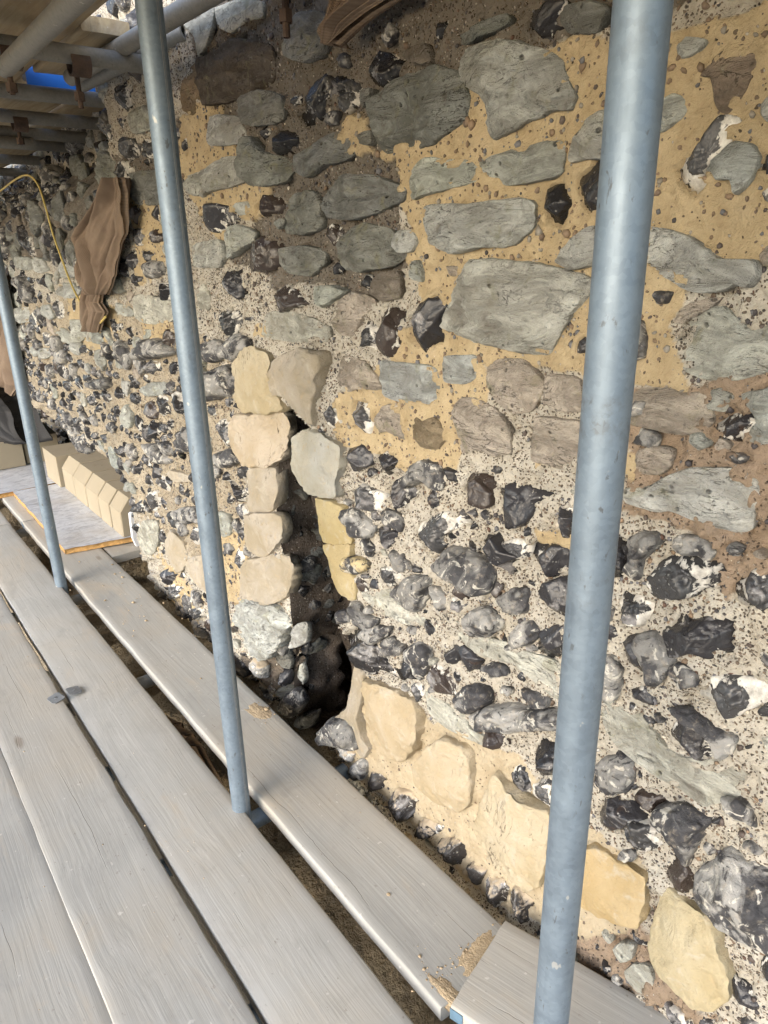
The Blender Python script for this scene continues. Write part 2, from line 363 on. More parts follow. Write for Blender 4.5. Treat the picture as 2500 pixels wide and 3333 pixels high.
def mat_hessian(name):
    s = NT(name); v = s.objvec(); n1 = s.noise(v, 9, 6, 0.6)
    uv = s.n('TexCoord').outputs['Object']
    w1 = s.n('TexWave', {'Vector': uv, 'Scale': 130.0, 'Distortion': 1.5, 'Detail': 1.0}, bands_direction='Z').outputs[1]
    w2 = s.n('TexWave', {'Vector': uv, 'Scale': 130.0, 'Distortion': 1.5, 'Detail': 1.0}, bands_direction='Y').outputs[1]
    wv = s.math('ADD', w1, w2)
    col = s.mix(s.step(n1, 0.3, 0.7), (0.19, 0.14, 0.105), (0.29, 0.225, 0.17))
    col = s.mix(s.step(wv, 0.5, 1.6, 0.35, 0), col, (0.09, 0.055, 0.035))
    return s.fin(col, 0.95, s.bump(s.math('ADD', wv, n1), 0.4, 0.004), spec=0.1)

def mat_foil(name):
    s = NT(name); v = s.objvec(); n1 = s.noise(s.objvec((1, 2.0, 1)), 14, 6, 0.65, 1.0); n2 = s.noise(v, 4, 4, 0.6)
    col = s.mix(s.step(n1, 0.46, 0.62), (0.66, 0.68, 0.73), (0.46, 0.475, 0.52)); col = s.mix(s.step(n2, 0.5, 0.7, 0, 0.4), col, (0.42, 0.37, 0.31))
    return s.fin(col, s.step(n1, 0.3, 0.7, 0.35, 0.6), s.bump(n1, 0.5, 0.006), metal=0.2)

M = dict(
    flint=mat_flint('flint'), flint_dusty=mat_flint('flint_dusty', 1.0), nodule=mat_nodule('nodule'), rag=mat_rag('ragstone'), lime=mat_lime('limestone'),
    mortar=mat_mortar('mortar'), pebble=mat_pebble('pebble'), board=mat_wood('board'),
    board_up=mat_wood('deck_underside', (0.46, 0.385, 0.26), (0.30, 0.235, 0.15), (0.36, 0.26, 0.16), 0.6),
    galv=mat_galv('galvanised'), old=mat_galv('old_tube', (0.25, 0.245, 0.225), 0.6, 0.35), rust=mat_plain('rusty_steel', (0.11, 0.07, 0.05), 0.75, 0.5, 30, 0.5),
    block=mat_plain('sawn_limestone', (0.335, 0.285, 0.205), 0.9, 0.10, 5, 0.15), foam=mat_plain('foam_edge', (0.62, 0.36, 0.13), 0.9, 0.35, 40, 0.8, 0, 60, 0.01),
    foil=mat_foil('foil'), white=mat_plain('white_foam', (0.70, 0.71, 0.75), 0.7, 0.05, 5, 0.1), hess=mat_hessian('hessian'),
    black=mat_plain('black_fabric', (0.014, 0.014, 0.016), 0.7, 0.3, 12, 0.5), cable=mat_plain('cable', (0.56, 0.43, 0.13), 0.5, 0.15, 10, 0.05),
    blue=mat_plain('blue_sheet', (0.01, 0.13, 0.52), 0.45, 0.1, 6, 0.05), clip=mat_galv('clip_steel', (0.30, 0.31, 0.32), 0.5, 0.5),
    band=mat_plain('blue_band', (0.16, 0.27, 0.38), 0.5, 0.3, 25, 0.2, 0.3), earth=mat_plain('earth', (0.36, 0.30, 0.22), 0.95, 0.5, 9, 0.9, 0, 45, 0.02),
    dustpile=mat_plain('sand', (0.50, 0.385, 0.25), 0.95, 0.25, 40, 0.8, 0, 200, 0.004), yellow=mat_plain('yellow_plastic', (0.62, 0.5, 0.04), 0.5, 0.1), ink=mat_plain('pencil_mark', (0.24, 0.19, 0.13), 0.9, 0.2),
    red=mat_plain('red_crayon', (0.5, 0.05, 0.05), 0.8, 0.1))
# ------------------------------------------------------------------ the wall: stones traced from the photograph onto the wall's own surface
SRC = dict(A=(0, 0, .51236), B=(850, 0, .51236), C=(1650, 0, .51236), D=(0, 800, .51236), E=(850, 800, .51236), F=(1650, 800, .51236),
           G=(0, 1600, .51236), H=(850, 1600, .51236), I=(1650, 1600, .51236), J=(0, 2400, .51236), K=(850, 2400, .51236), L=(1650, 2400, .51236),
           S=(0, 0, 1.507), Z=(400, 0, .36166), Q=(0, 780, .30283))
# kind: R grey-green ragstone, B brown flat stone, P pale flush stone, L limestone, F black flint, M mottled flint, G grey nodule, D dusty flint, S blue-grey squared stone
CAT = """
Z B 700,530 860,470 990,350 1200,370 1320,420 1350,560 1340,740 1100,860 980,910 760,940 680,760 680,600
Z B 600,610 670,570 700,900 620,1040 540,990 530,800
Z R 770,1060 900,1030 1040,1060 1085,1230 1060,1290 790,1310 750,1200
Z R 1010,940 1060,860 1250,810 1420,860 1430,1080 1200,1140 1080,1090
Z P 560,230 680,165 820,70 790,300 700,520 650,330
Z P 830,70 1000,0 1230,10 1240,150 1100,190 960,290 860,240
A R 800,1110 950,1080 1000,1090 1040,1180 1010,1290 880,1300 810,1230
A R 1190,1140 1300,1080 1420,1000 1530,1010 1530,1160 1340,1220 1290,1250 1200,1230
A F 1185,1370 1240,1320 1340,1305 1440,1350 1450,1420 1370,1480 1230,1440
A R 1450,1310 1550,1280 1570,1350 1500,1370
A R 1220,1560 1400,1520 1430,1600 1390,1700 1230,1690
A R 1425,1480 1500,1430 1600,1470 1590,1530 1490,1620 1440,1640
A M 670,880 740,870 830,900 830,1000 720,1020 670,940
A M 840,930 900,880 965,900 965,990 880,990
A M 670,1050 740,1020 780,1080 750,1150 690,1130
A R 790,720 900,670 960,690 960,820 830,850 790,790
A M 795,1500 850,1455 910,1470 900,1540 830,1560
A F 935,1480 980,1460 1025,1490 1010,1540 940,1530
A F 1130,860 1170,880 1185,960 1160,990 1130,920
A M 870,1610 920,1580 960,1620 910,1670
B F -105,1300 -60,1245 50,1240 100,1300 80,1350 -10,1370 -100,1360
B F -165,1600 -120,1520 -40,1500 30,1540 70,1620 40,1700 -60,1720 -150,1690
B R -120,890 -60,870 0,960 130,1000 180,1060 150,1140 50,1180 -70,1180 -125,1120
B R 150,190 260,80 380,80 420,200 400,330 280,400 150,350
B F 600,400 680,320 800,340 870,390 850,460 760,530 650,540 600,470
B B 900,330 1060,280 1100,350 1080,420 940,390
B R 690,660 780,560 870,490 1060,450 1140,420 1250,480 1320,600 1290,760 1180,850 1040,940 880,950 790,970 710,860 700,760
B F 140,690 240,640 290,480 340,420 470,460 430,560 370,650 330,730 220,820 150,770
B M 430,650 480,520 560,500 600,590 590,640 520,690 500,730
B F 5,870 50,810 130,830 190,880 170,940 100,980 30,960
B R 190,990 310,920 450,840 560,870 600,960 530,1020 400,1060 290,1130 210,1080
B R 385,1300 430,1200 530,1110 720,1110 830,1160 900,1200 900,1280 840,1300 680,1370 560,1400 430,1380
B R 160,1300 200,1230 330,1210 370,1280 370,1430 330,1470 260,1490 150,1470
B F 365,1450 430,1430 490,1450 490,1520 470,1560 410,1540
B R 480,1580 560,1470 640,1420 780,1450 830,1500 850,1560 900,1610 830,1690 700,1720 560,1720 490,1670
B R 840,1510 900,1460 970,1470 995,1540 960,1600 880,1600
B R 120,1580 260,1560 380,1600 390,1680 300,1750 170,1740 110,1680
B R 1265,390 1340,300 1500,240 1640,270 1780,310 1900,380 1940,500 1975,600 1930,690 1800,710 1660,770 1560,850 1480,890 1440,780 1430,640 1380,590 1290,540 1260,460
B R 980,1130 1010,1040 1060,1000 1180,1010 1330,1020 1370,1080 1360,1150 1250,1190 1100,1230 985,1270 975,1200
B R 1378,1110 1390,1010 1530,960 1700,920 1880,890 1910,960 1890,1090 1850,1130 1690,1165 1530,1180 1500,1135
B R 1020,1350 1060,1310 1220,1290 1340,1300 1480,1270 1640,1260 1700,1290 1710,1400 1650,1530 1550,1570 1400,1570 1240,1610 1100,1560 1060,1500 1040,1420
B R 1190,250 1330,190 1480,120 1580,90 1570,160 1400,240 1290,280
C F 70,180 100,60 220,20 330,10 310,170 240,230 150,260 90,230
C R 300,60 520,0 640,60 560,200 380,210 330,140
C B 1220,480 1330,340 1490,270 1640,330 1600,400 1530,530 1460,640 1390,720 1340,690 1310,590 1290,490
C R 390,1000 420,880 500,770 620,690 700,800 660,1000 500,1010 400,1030
C R 900,700 1040,590 1160,660 1100,750 980,830 900,840
C R 1060,300 1130,230 1260,250 1200,330 1090,370
C F 160,1300 190,1220 240,1150 310,1140 340,1240 345,1370 300,1450 210,1440 165,1380
C F 370,1130 440,1060 510,1000 620,1020 640,1150 600,1300 470,1400 400,1330 380,1230
C M 985,1060 1060,990 1160,940 1230,780 1330,760 1430,770 1430,880 1330,980 1240,1040 1200,1130 1260,1210 1150,1270 1070,1220 1010,1130
C R 1220,1080 1340,980 1430,900 1560,910 1620,1000 1560,1140 1450,1230 1440,1140 1330,1140 1290,1090
C F 1550,1130 1620,980 1659,880 1760,900 1760,1170 1640,1180
C R 1610,660 1659,600 1750,600 1750,760 1640,770
C G 1620,1220 1680,1190 1700,1280 1640,1270
C B 1600,1620 1650,1560 1720,1560 1720,1700 1640,1690
F R 310,90 400,-30 500,-100 560,-110 580,100 430,150 350,130
F R 840,60 860,-110 1000,-110 1150,-60 1280,20 1360,80 1560,90 1590,180 1530,260 1470,240 1350,290 1170,290 960,190 870,130
F R -436,510 -380,360 -280,200 -230,100 -130,85 100,110 300,140 500,230 480,310 400,430 300,560 230,690 60,680 -130,630 -340,560
F F 385,680 410,600 450,540 520,500 560,600 540,720 460,750 390,730
F G 790,500 850,480 880,590 860,700 790,700
F R 1060,680 1110,500 1200,440 1350,380 1440,470 1520,540 1659,500 1760,500 1760,760 1600,820 1350,870 1200,840 1110,790
F G 925,330 960,290 1040,300 1020,360 960,370
F B 1020,480 1080,400 1200,350 1350,330 1280,400 1120,490 1060,600
F B 235,960 250,820 350,820 470,850 490,1040 350,1050 240,1000
F B 170,1340 190,1180 200,1080 330,1100 470,1130 470,1420 300,1400 190,1370
F B 760,1080 790,960 870,880 1000,880 1090,940 1250,930 1290,1030 1280,1130 1230,1190 1100,1210 960,1180 800,1140
F G 770,1030 800,985 860,1000 860,1070 790,1085
F B 810,1440 820,1310 900,1280 1030,1300 1040,1400 960,1460
F F 1270,1170 1380,1090 1480,1070 1540,1060 1545,1120 1500,1250 1420,1260 1340,1210
F R 1480,950 1600,920 1750,900 1750,1250 1660,1260 1520,1280 1510,1210 1550,1100
F R 730,1580 760,1540 900,1530 1000,1470 1150,1420 1350,1430 1520,1430 1560,1560 1530,1790 1430,1830 1160,1740 1030,1690 940,1700 750,1640
E B 1440,740 1560,720 1659,730 1790,850 1770,960 1720,1040 1600,1060 1500,980 1440,880
E B 1230,1050 1290,960 1390,970 1520,1060 1590,1170 1600,1310 1500,1330 1400,1290 1290,1310 1270,1220
E F 5,300 40,230 140,250 180,310 230,370 140,400 50,430 10,380
E R 290,300 330,260 440,250 540,290 470,340 360,400 320,380
E B 430,480 480,370 570,290 690,330 720,380 640,450 580,570 500,560
E B 710,250 760,180 870,160 890,240 880,330 790,350 720,310
E R 945,120 1000,90 1030,150 1030,230 980,210
E B 1190,130 1250,130 1250,190 1210,190
E M 580,600 620,480 680,470 720,590 700,690 620,680
E F 680,450 740,380 820,380 850,440 830,560 860,640 790,690 730,650 710,540
E F 840,500 880,420 990,310 1090,255 1110,330 1110,470 1080,540 1100,640 940,690 870,620
E P 0,560 30,430 180,410 320,460 420,520 420,600 300,620 120,600
E L 30,830 60,740 110,690 260,650 380,680 400,750 370,920 350,1000 345,1140 290,1110 225,1040 140,965 55,935
E B 470,920 490,800 530,700 660,740 730,820 755,910 620,910 560,930
E S 770,750 790,730 1100,770 1140,860 1130,980 1060,1030 800,960 770,880
E S 1165,760 1180,700 1350,690 1380,720 1370,840 1300,875 1180,860
E M 510,1010 540,985 640,1000 670,1080 640,1190 600,1220 510,1150
E B 710,1110 760,1030 830,1010 910,1050 920,1220 890,1230 800,1180 740,1190
E B 965,1070 1030,1110 1110,1090 1160,1150 1185,1220 1130,1290 1020,1270 980,1200
E M 360,1120 380,1030 450,1000 490,1050 480,1150 430,1190
E L 170,1240 220,1190 290,1170 430,1220 500,1280 510,1380 480,1520 490,1600 330,1590 230,1530 190,1480 180,1340
E F 470,1340 520,1300 600,1280 655,1330 640,1400 570,1430 490,1390
E F 645,1380 690,1310 810,1300 850,1400 800,1460 730,1490 670,1440
E M 480,1560 560,1520 640,1550 720,1590 730,1640 720,1690 600,1690 520,1650
E F 720,1580 760,1520 850,1500 930,1540 940,1630 900,1690 830,1700 760,1660
E G 900,1480 960,1400 1040,1370 1110,1400 1150,1490 1120,1550 1060,1490 1000,1500 930,1540
E F 1230,1500 1270,1440 1360,1415 1460,1450 1470,1520 1430,1590 1440,1650 1280,1650 1230,1570
E F 1430,1540 1560,1530 1640,1500 1740,1540 1850,1590 1840,1620 1720,1640 1680,1700 1640,1780 1530,1790 1460,1650
S L 495,815 510,775 535,750 575,765 580,830 612,885 575,893 525,890 505,860
S L 497,930 505,895 560,893 600,893 611,930 602,990 580,1010 530,1005 515,980 500,960
S L 533,1060 537,1012 592,1010 599,1060 588,1105 540,1105
S L 530,1160 535,1110 602,1110 614,1150 592,1190 560,1205 535,1190
S L 520,1240 535,1208 602,1200 628,1230 614,1290 580,1305 520,1290
S R 500,1340 520,1305 580,1310 620,1350 615,1410 540,1420 505,1390
H L 330,45 490,90 520,230 555,340 380,330 340,200
H L 385,340 556,345 560,480 592,570 590,695 550,690 475,630 435,520 420,420
H L 570,1200 580,1110 630,1150 640,1300 630,1430 650,1560 690,1640 640,1700 520,1560 450,1450 540,1380 560,1290
H L 640,1210 760,1250 940,1340 995,1450 1000,1580 950,1670 860,1740 740,1690 650,1560 630,1400
K L 1000,150 1060,60 1120,10 1160,0 1280,50 1330,130 1340,260 1330,420 1260,470 1180,440 1080,380 1000,300 985,220
K L 1340,620 1360,500 1420,330 1470,230 1540,310 1660,400 1790,470 1830,560 1800,900 1700,950 1560,880 1420,760
L L 260,800 480,700 520,690 640,740 860,880 880,960 870,1080 830,1200 700,1180 560,1100 400,1000
L L 900,1250 940,1080 970,990 1080,1040 1190,1110 1260,1150 1340,1280 1370,1400 1410,1540 1420,1650 1350,1710 1200,1700 1050,1600 950,1480 890,1350
L G 1180,940 1260,860 1390,800 1480,850 1659,930 1780,960 1780,1320 1600,1330 1480,1300 1350,1200 1240,1130 1190,1040
L F 950,930 960,860 1030,780 1080,850 1130,900 1230,900 1180,960 1190,1060 1100,1020 980,990
L F 1540,1520 1580,1420 1659,1390 1760,1400 1760,1640 1640,1640 1560,1580
L P 760,1480 830,1420 920,1450 940,1540 920,1620 840,1600
L P 690,1330 740,1290 820,1310 810,1390 740,1410
I F 280,190 330,90 400,50 440,60 420,280 330,280
I F 100,370 130,300 200,350 330,370 400,400 400,540 250,550 160,530 110,450
I F 640,300 700,270 770,350 780,450 700,550 620,540
I G 760,330 830,270 930,290 930,370 850,440 850,520 800,570 750,500 780,430
I G 1040,340 1080,290 1200,310 1290,380 1260,440 1180,410 1060,400
I M 835,590 930,500 1040,420 1180,440 1280,520 1310,600 1290,650 1100,680 960,695 860,650
I M 1355,620 1420,560 1560,500 1659,510 1760,530 1760,720 1620,750 1500,790 1400,770 1370,690
I F 180,690 210,620 270,580 380,560 380,830 310,830 200,760
I M 630,690 700,640 800,680 910,720 910,800 830,880 720,890 660,820
I G 10,930 70,840 150,840 200,890 140,970 40,990
I F 150,960 240,870 340,880 340,1060 230,1080 150,1020
I F 590,830 660,840 710,950 680,980 590,980
I G 810,930 940,910 1040,1040 1050,1110 930,1230 900,1100
I F 690,980 740,930 830,940 940,1020 950,1090 920,1210 830,1190 740,1120 700,1050
I F 980,860 1060,770 1090,860 1210,820 1360,830 1450,890 1470,980 1400,1060 1280,1060 1160,1030 1050,1050 990,950
I G 570,1100 660,1060 710,1140 700,1270 660,1320 560,1290
I F 720,1300 830,1250 990,1240 930,1310 900,1380 800,1350
I M 1090,1330 1190,1230 1330,1190 1560,1220 1659,1260 1659,1400 1500,1390 1400,1450 1290,1430 1180,1380
I F 1590,1400 1640,1350 1720,1350 1720,1430 1610,1430
I P 590,1310 700,1340 850,1430 930,1540 1020,1650 1150,1710 1250,1750 1400,1720 1550,1770 1490,1880 1400,1960 1300,2005 1200,1990 1080,1900 960,1830 800,1720 680,1620 620,1500
I G 1080,1400 1170,1390 1300,1480 1440,1560 1430,1640 1350,1680 1290,1570 1180,1470
I F 975,1580 1000,1500 1110,1450 1220,1470 1340,1560 1340,1660 1250,1740 1100,1690 1010,1640
H P 1130,740 1170,790 1290,850 1420,920 1560,960 1570,1000 1650,1010 1900,1100 1890,1330 1750,1220 1640,1110 1480,1070 1330,1010 1200,900
H P 650,640 850,620 860,690 1000,760 1100,850 900,830 720,730
H P 1060,1270 1160,1330 1310,1420 1330,1500 1450,1560 1400,1600 1200,1500 1080,1400
L F 95,190 130,40 200,50 275,100 250,280 170,320 120,310
L F -30,210 60,200 110,300 100,390 40,370 -30,310
L M 90,390 150,310 240,310 270,370 260,460 150,440
L G 530,200 640,160 740,190 755,280 720,370 620,370
L F 510,240 570,260 630,310 560,360 505,330
L F 490,560 520,430 600,380 680,400 760,500 820,590 780,650 700,680 640,650 560,620
L M 760,560 860,590 960,700 930,730 830,740 700,720 660,670
L F 740,440 790,370 880,380 990,430 970,460 870,510 790,490
L G 890,560 960,480 1080,490 1180,540 1250,570 1180,690 1110,820 1060,760 1000,680 920,610
H G 490,150 560,120 640,180 690,230 650,290 590,300 530,230
H F 690,250 720,210 820,270 840,330 770,360 700,310
H M 920,310 950,210 1040,160 1180,160 1260,170 1240,240 1170,250 1100,310 1130,350 1080,440 990,400
H F 1320,310 1380,270 1460,270 1510,370 1610,440 1610,540 1540,590 1460,500 1380,400
H G 1115,460 1180,370 1290,400 1420,470 1440,560 1400,640 1300,620 1200,550
H F 1405,590 1460,530 1510,600 1490,680 1420,660
H G 510,430 570,420 660,450 650,500 600,520 530,490
H M 690,540 720,500 800,490 890,540 860,600 740,600
H F 620,540 650,525 690,530 680,555
H G 845,640 900,580 940,550 1050,570 1040,640 1010,720 970,760 900,700
H G 560,720 610,715 650,780 720,810 720,840 680,880 630,850 580,780
H G 475,770 520,760 545,830 480,840
H G 640,890 700,860 800,870 790,920 700,970 660,940
H F 445,940 500,880 560,850 630,880 640,980 730,1040 760,1130 860,1170 890,1220 810,1260 700,1190 600,1120 500,1050 455,990
H G 770,1000 810,930 870,970 910,990 880,1030 800,1040
H F 820,1110 880,1040 960,1100 990,1190 960,1220 860,1180
H G 910,1040 980,970 1050,1010 1050,1130 1000,1190 960,1110
H F 1150,1010 1200,980 1250,1000 1230,1100 1130,1090
H F 1060,1190 1100,1100 1150,1130 1230,1260 1170,1340 1100,1270
H M 910,1280 960,1230 1030,1240 1030,1300 980,1340
H G 1240,1290 1330,1230 1420,1280 1420,1360 1300,1400
H G 1320,1440 1400,1390 1520,1390 1660,1410 1850,1440 1850,1530 1660,1530 1560,1560 1420,1520 1330,1500
H M 1180,740 1200,680 1290,690 1300,760 1240,800
H G 1280,830 1340,760 1430,750 1510,830 1490,890 1370,910
H G 1500,690 1580,630 1680,630 1680,760 1590,770
H M 1500,350 1600,310 1700,330 1680,430 1590,430
H G 370,1530 430,1460 500,1480 560,1560 560,1640 480,1620 390,1600
K D 640,250 690,240 780,280 740,330 660,320
K G 570,190 620,150 650,190 640,260 590,250
K D 795,440 830,360 900,390 950,430 930,520 850,540
K D 930,590 980,530 1060,570 1130,600 1080,660 980,680
K D 1055,730 1100,670 1220,650 1280,720 1280,800 1220,830 1130,790
K D 1240,870 1340,800 1390,850 1370,940 1280,930
K D 1370,990 1410,900 1500,910 1560,990 1540,1080 1430,1100
K D 1550,1090 1590,980 1659,1010 1720,1080 1650,1200 1570,1170
G P 890,250 920,190 1000,180 1020,260 1000,380 940,400 900,340
G M 900,40 950,10 990,60 980,130 920,110
G M 1000,140 1080,120 1110,200 1090,230 1030,200
G G 1110,120 1200,110 1260,150 1240,200 1130,180
G M 1170,260 1240,230 1280,280 1240,350 1200,330
G L 1040,330 1060,250 1130,270 1170,400 1160,500 1100,520 1040,420
G L 1190,430 1280,400 1330,420 1330,640 1260,600 1190,500
G G 880,460 930,420 990,440 1010,500 960,550 890,520
G F 950,560 1020,510 1100,530 1080,580 990,615
G M 1030,690 1060,600 1100,590 1130,640 1080,690
G M 1120,700 1150,650 1190,680 1170,780 1130,760
G M 1170,770 1260,740 1280,780 1210,830
G F 1240,840 1310,830 1330,880 1280,900
G M 1300,880 1350,860 1380,1000 1320,950
G R 1470,720 1550,690 1659,720 1659,840 1600,850 1500,830
G M 1480,110 1520,90 1560,130 1550,190 1490,160
G M 1480,290 1520,200 1555,260 1540,330
G M 1450,390 1500,360 1530,420 1510,530 1460,480
G R 1390,130 1450,150 1470,260 1420,290 1380,220
D F 1320,200 1380,150 1440,150 1480,220 1480,320 1430,340 1360,290
D F 1450,160 1500,150 1515,210 1490,240
D M 1350,440 1450,420 1500,470 1470,550 1400,610 1350,600
D F 1500,470 1560,450 1600,420 1580,480 1520,510
D G 1410,640 1470,570 1540,600 1550,660 1480,730 1420,700
D G 1280,640 1350,610 1400,640 1390,720 1330,740 1280,710
D F 1270,580 1330,570 1340,610 1270,620
D G 1300,850 1400,770 1450,800 1470,900 1430,950 1320,970
D F 1410,990 1450,950 1480,990 1450,1030
D F 1310,1020 1380,1030 1380,1070 1310,1080
D M 1340,1140 1420,1110 1450,1200 1420,1270 1360,1240
D G 1390,1320 1470,1290 1500,1370 1430,1410 1390,1380
D M 1490,1440 1530,1390 1580,1420 1570,1470 1500,1480
D F 1410,1530 1450,1500 1500,1560 1560,1510 1570,1580 1510,1640 1460,1610
D P 850,330 900,310 1080,350 1100,470 950,500 860,460
D P 1290,240 1330,300 1330,400 1270,400 1250,300
D R 700,390 740,360 830,410 820,450 730,440
D R 630,360 660,310 710,330 690,390
D F 915,320 960,270 1010,240 1080,250 1080,330 960,350
D F 770,230 830,170 880,190 870,250 800,260
D G 890,130 930,100 1000,110 1000,180 930,200
D M 660,490 700,470 750,490 740,550 690,540
D F 770,560 800,520 840,550 830,590
D F 985,620 980,560 1040,540 1080,590 1060,640 1000,640
D G 850,690 880,620 960,600 1050,680 1000,710 900,720
D M 870,780 920,720 970,740 980,810 900,825
D F 985,790 1050,750 1110,740 1150,780 1140,800 1050,820
D R 870,920 950,870 1040,870 1040,940 920,960
D F 850,1040 880,980 930,1000 950,1060 930,1100 860,1070
D M 920,1000 970,950 1020,980 1050,1090 990,1090
D M 1040,1000 1080,940 1180,990 1190,1110 1080,1090
D F 890,1160 930,1110 980,1160 970,1240 920,1220
D M 970,1130 1030,1130 1050,1180 1000,1200
D M 1080,1180 1130,1150 1150,1270 1110,1280
D G 1130,1230 1190,1190 1210,1300 1150,1300
D G 900,1270 960,1280 1050,1370 1000,1390 930,1330
D F 920,1420 960,1390 1000,1410 1000,1470 940,1480
D L 1050,1450 1100,1420 1220,1470 1220,1500 1100,1490
H F 40,1220 90,1120 180,1140 170,1210 100,1290 50,1280
H R 60,1040 160,1010 230,1060 200,1120 100,1110
H G 120,1300 220,1260 260,1340 200,1420 130,1390
H R 190,1150 260,1090 290,1180 230,1240
H M -40,1290 30,1280 60,1370 0,1420
H R 30,1440 110,1410 160,1480 90,1560
H G 180,1460 250,1440 270,1540 200,1580
H F 10,1010 60,960 120,980 80,1040
H R 200,860 270,840 280,960 220,980
Q R 165,190 290,190 370,270 330,330 200,300
Q R 370,200 450,200 510,320 450,360 380,340
Q R 580,570 620,470 740,470 830,530 800,620 660,630
Q R 570,330 640,250 760,280 830,370 760,410 620,400
Q F 130,400 200,400 230,450 150,460
Q F 250,420 330,400 360,460 280,470
Q F 370,420 430,420 430,480 380,480
Q F 650,790 720,775 770,800 680,820
Q R 440,720 530,700 590,830 540,860 480,800
Q R 160,750 280,730 330,850 230,900 170,850
Q R 560,970 640,950 750,1040 740,1120 640,1090
Q F 230,1050 290,1020 330,1090 260,1110
Q M 360,1060 420,1010 490,1040 560,1090 540,1140 420,1140
Q R 320,1190 390,1130 430,1220 370,1260
Q R 420,1200 480,1160 550,1210 510,1280 430,1270
Q G 600,1230 640,1190 680,1260 670,1340 620,1330
Q R 730,870 870,870 920,930 870,1090 780,1090
Q P 870,940 930,920 980,1060 950,1100 890,1070
Q R 950,1000 1070,1010 1110,1130 1010,1110
Q F 720,1170 770,1155 790,1200 740,1210
Q M 800,1150 860,1140 920,1200 830,1220
Q F 890,1200 960,1190 1010,1240 920,1250
Q F 780,1310 830,1290 870,1370 830,1400 790,1370
Q F 360,1350 430,1310 480,1370 440,1420 380,1400
Q F 830,1460 930,1460 930,1520 860,1520
Q F 910,1550 960,1490 1010,1500 960,1570
Q G 960,1530 1080,1490 1130,1560 1080,1620 970,1580
Q M 640,1560 700,1520 760,1590 700,1630
Q F 960,1650 1020,1630 1050,1720 1000,1740
Q M 1050,1630 1110,1640 1140,1740 1080,1790
Q F 700,1800 760,1770 830,1810 760,1840
Q F 380,1780 480,1760 540,1880 440,1930
Q G 1130,2000 1170,1970 1220,2020 1190,2080 1140,2060
Q F 910,2100 980,2080 1040,2120 960,2160
Q M 1040,2110 1110,2100 1160,2180 1060,2190
Q F 1350,1560 1400,1540 1390,1600
"""
SPEC = {  # kind: (name, material, height factor, min, max, roundness exponent)
    'R': ('ragstone', 'rag', .30, .018, .055, .38), 'B': ('ragstone', 'rag', .18, .012, .028, .42), 'P': ('ragstone', 'rag', .07, .006, .012, .5),
    'S': ('ragstone', 'rag', .14, .010, .018, .30), 'L': ('limestone_block', 'lime', .30, .016, .045, .20), 'F': ('flint', 'flint', .95, .016, .062, .72),
    'M': ('flint', 'flint', .95, .016, .062, .76), 'G': ('flint', 'nodule', .85, .016, .062, .80), 'D': ('flint', 'flint_dusty', 1.0, .03, .07, .75)}

def resample(poly, n, sm=.55):
    P = np.asarray(poly, float); k = len(P)
    A = P.sum(0) * 0
    # closed Catmull-Rom
    out = []
    for i in range(k):
        p0, p1, p2, p3 = P[i - 1], P[i], P[(i + 1) % k], P[(i + 2) % k]
        t = np.linspace(0, 1, 12, endpoint=False)[:, None]
        out.append(0.5 * (2 * p1 + (p2 - p0) * t + (2 * p0 - 5 * p1 + 4 * p2 - p3) * t ** 2 + (3 * p1 - p0 - 3 * p2 + p3) * t ** 3) * sm
                   + (1 - sm) * (p1 + (p2 - p1) * t))
    Q = np.vstack(out); d = np.linalg.norm(np.roll(Q, -1, 0) - Q, axis=1); s = np.concatenate([[0], np.cumsum(d)])
    Qc = np.vstack([Q, Q[:1]]); x = np.linspace(0, s[-1], n, endpoint=False)
    return np.stack([np.interp(x, s, Qc[:, 0]), np.interp(x, s, Qc[:, 1])], 1)
def poly_area_c(P):
    x, y = P[:, 0], P[:, 1]; x2, y2 = np.roll(x, -1), np.roll(y, -1); c = x * y2 - x2 * y; a = c.sum() / 2
    if abs(a) < 1e-9: return 0, P.mean(0)
    return a, np.array([((x + x2) * c).sum(), ((y + y2) * c).sum()]) / (6 * a)

_topo = {}
def stone_topo(na, nr):
    if (na, nr) not in _topo:
        a = np.arange(na * nr).reshape(nr, na); b = np.roll(a, -1, 1)
        Q = np.stack([a[:-1], b[:-1], b[1:], a[1:]], -1).reshape(-1, 4)
        apex = na * nr
        T = np.stack([a[-1], b[-1], np.full(na, apex)], -1)
        back = a[0][::-1]
        flat = np.concatenate([Q.ravel(), T.ravel(), back])
        st = np.concatenate([np.arange(len(Q)) * 4, len(Q) * 4 + np.arange(na) * 3, [len(Q) * 4 + na * 3]])
        tt = np.concatenate([np.full(len(Q), 4), np.full(na, 3), [na]])
        _topo[(na, nr)] = (flat, st, tt)
    return _topo[(na, nr)]

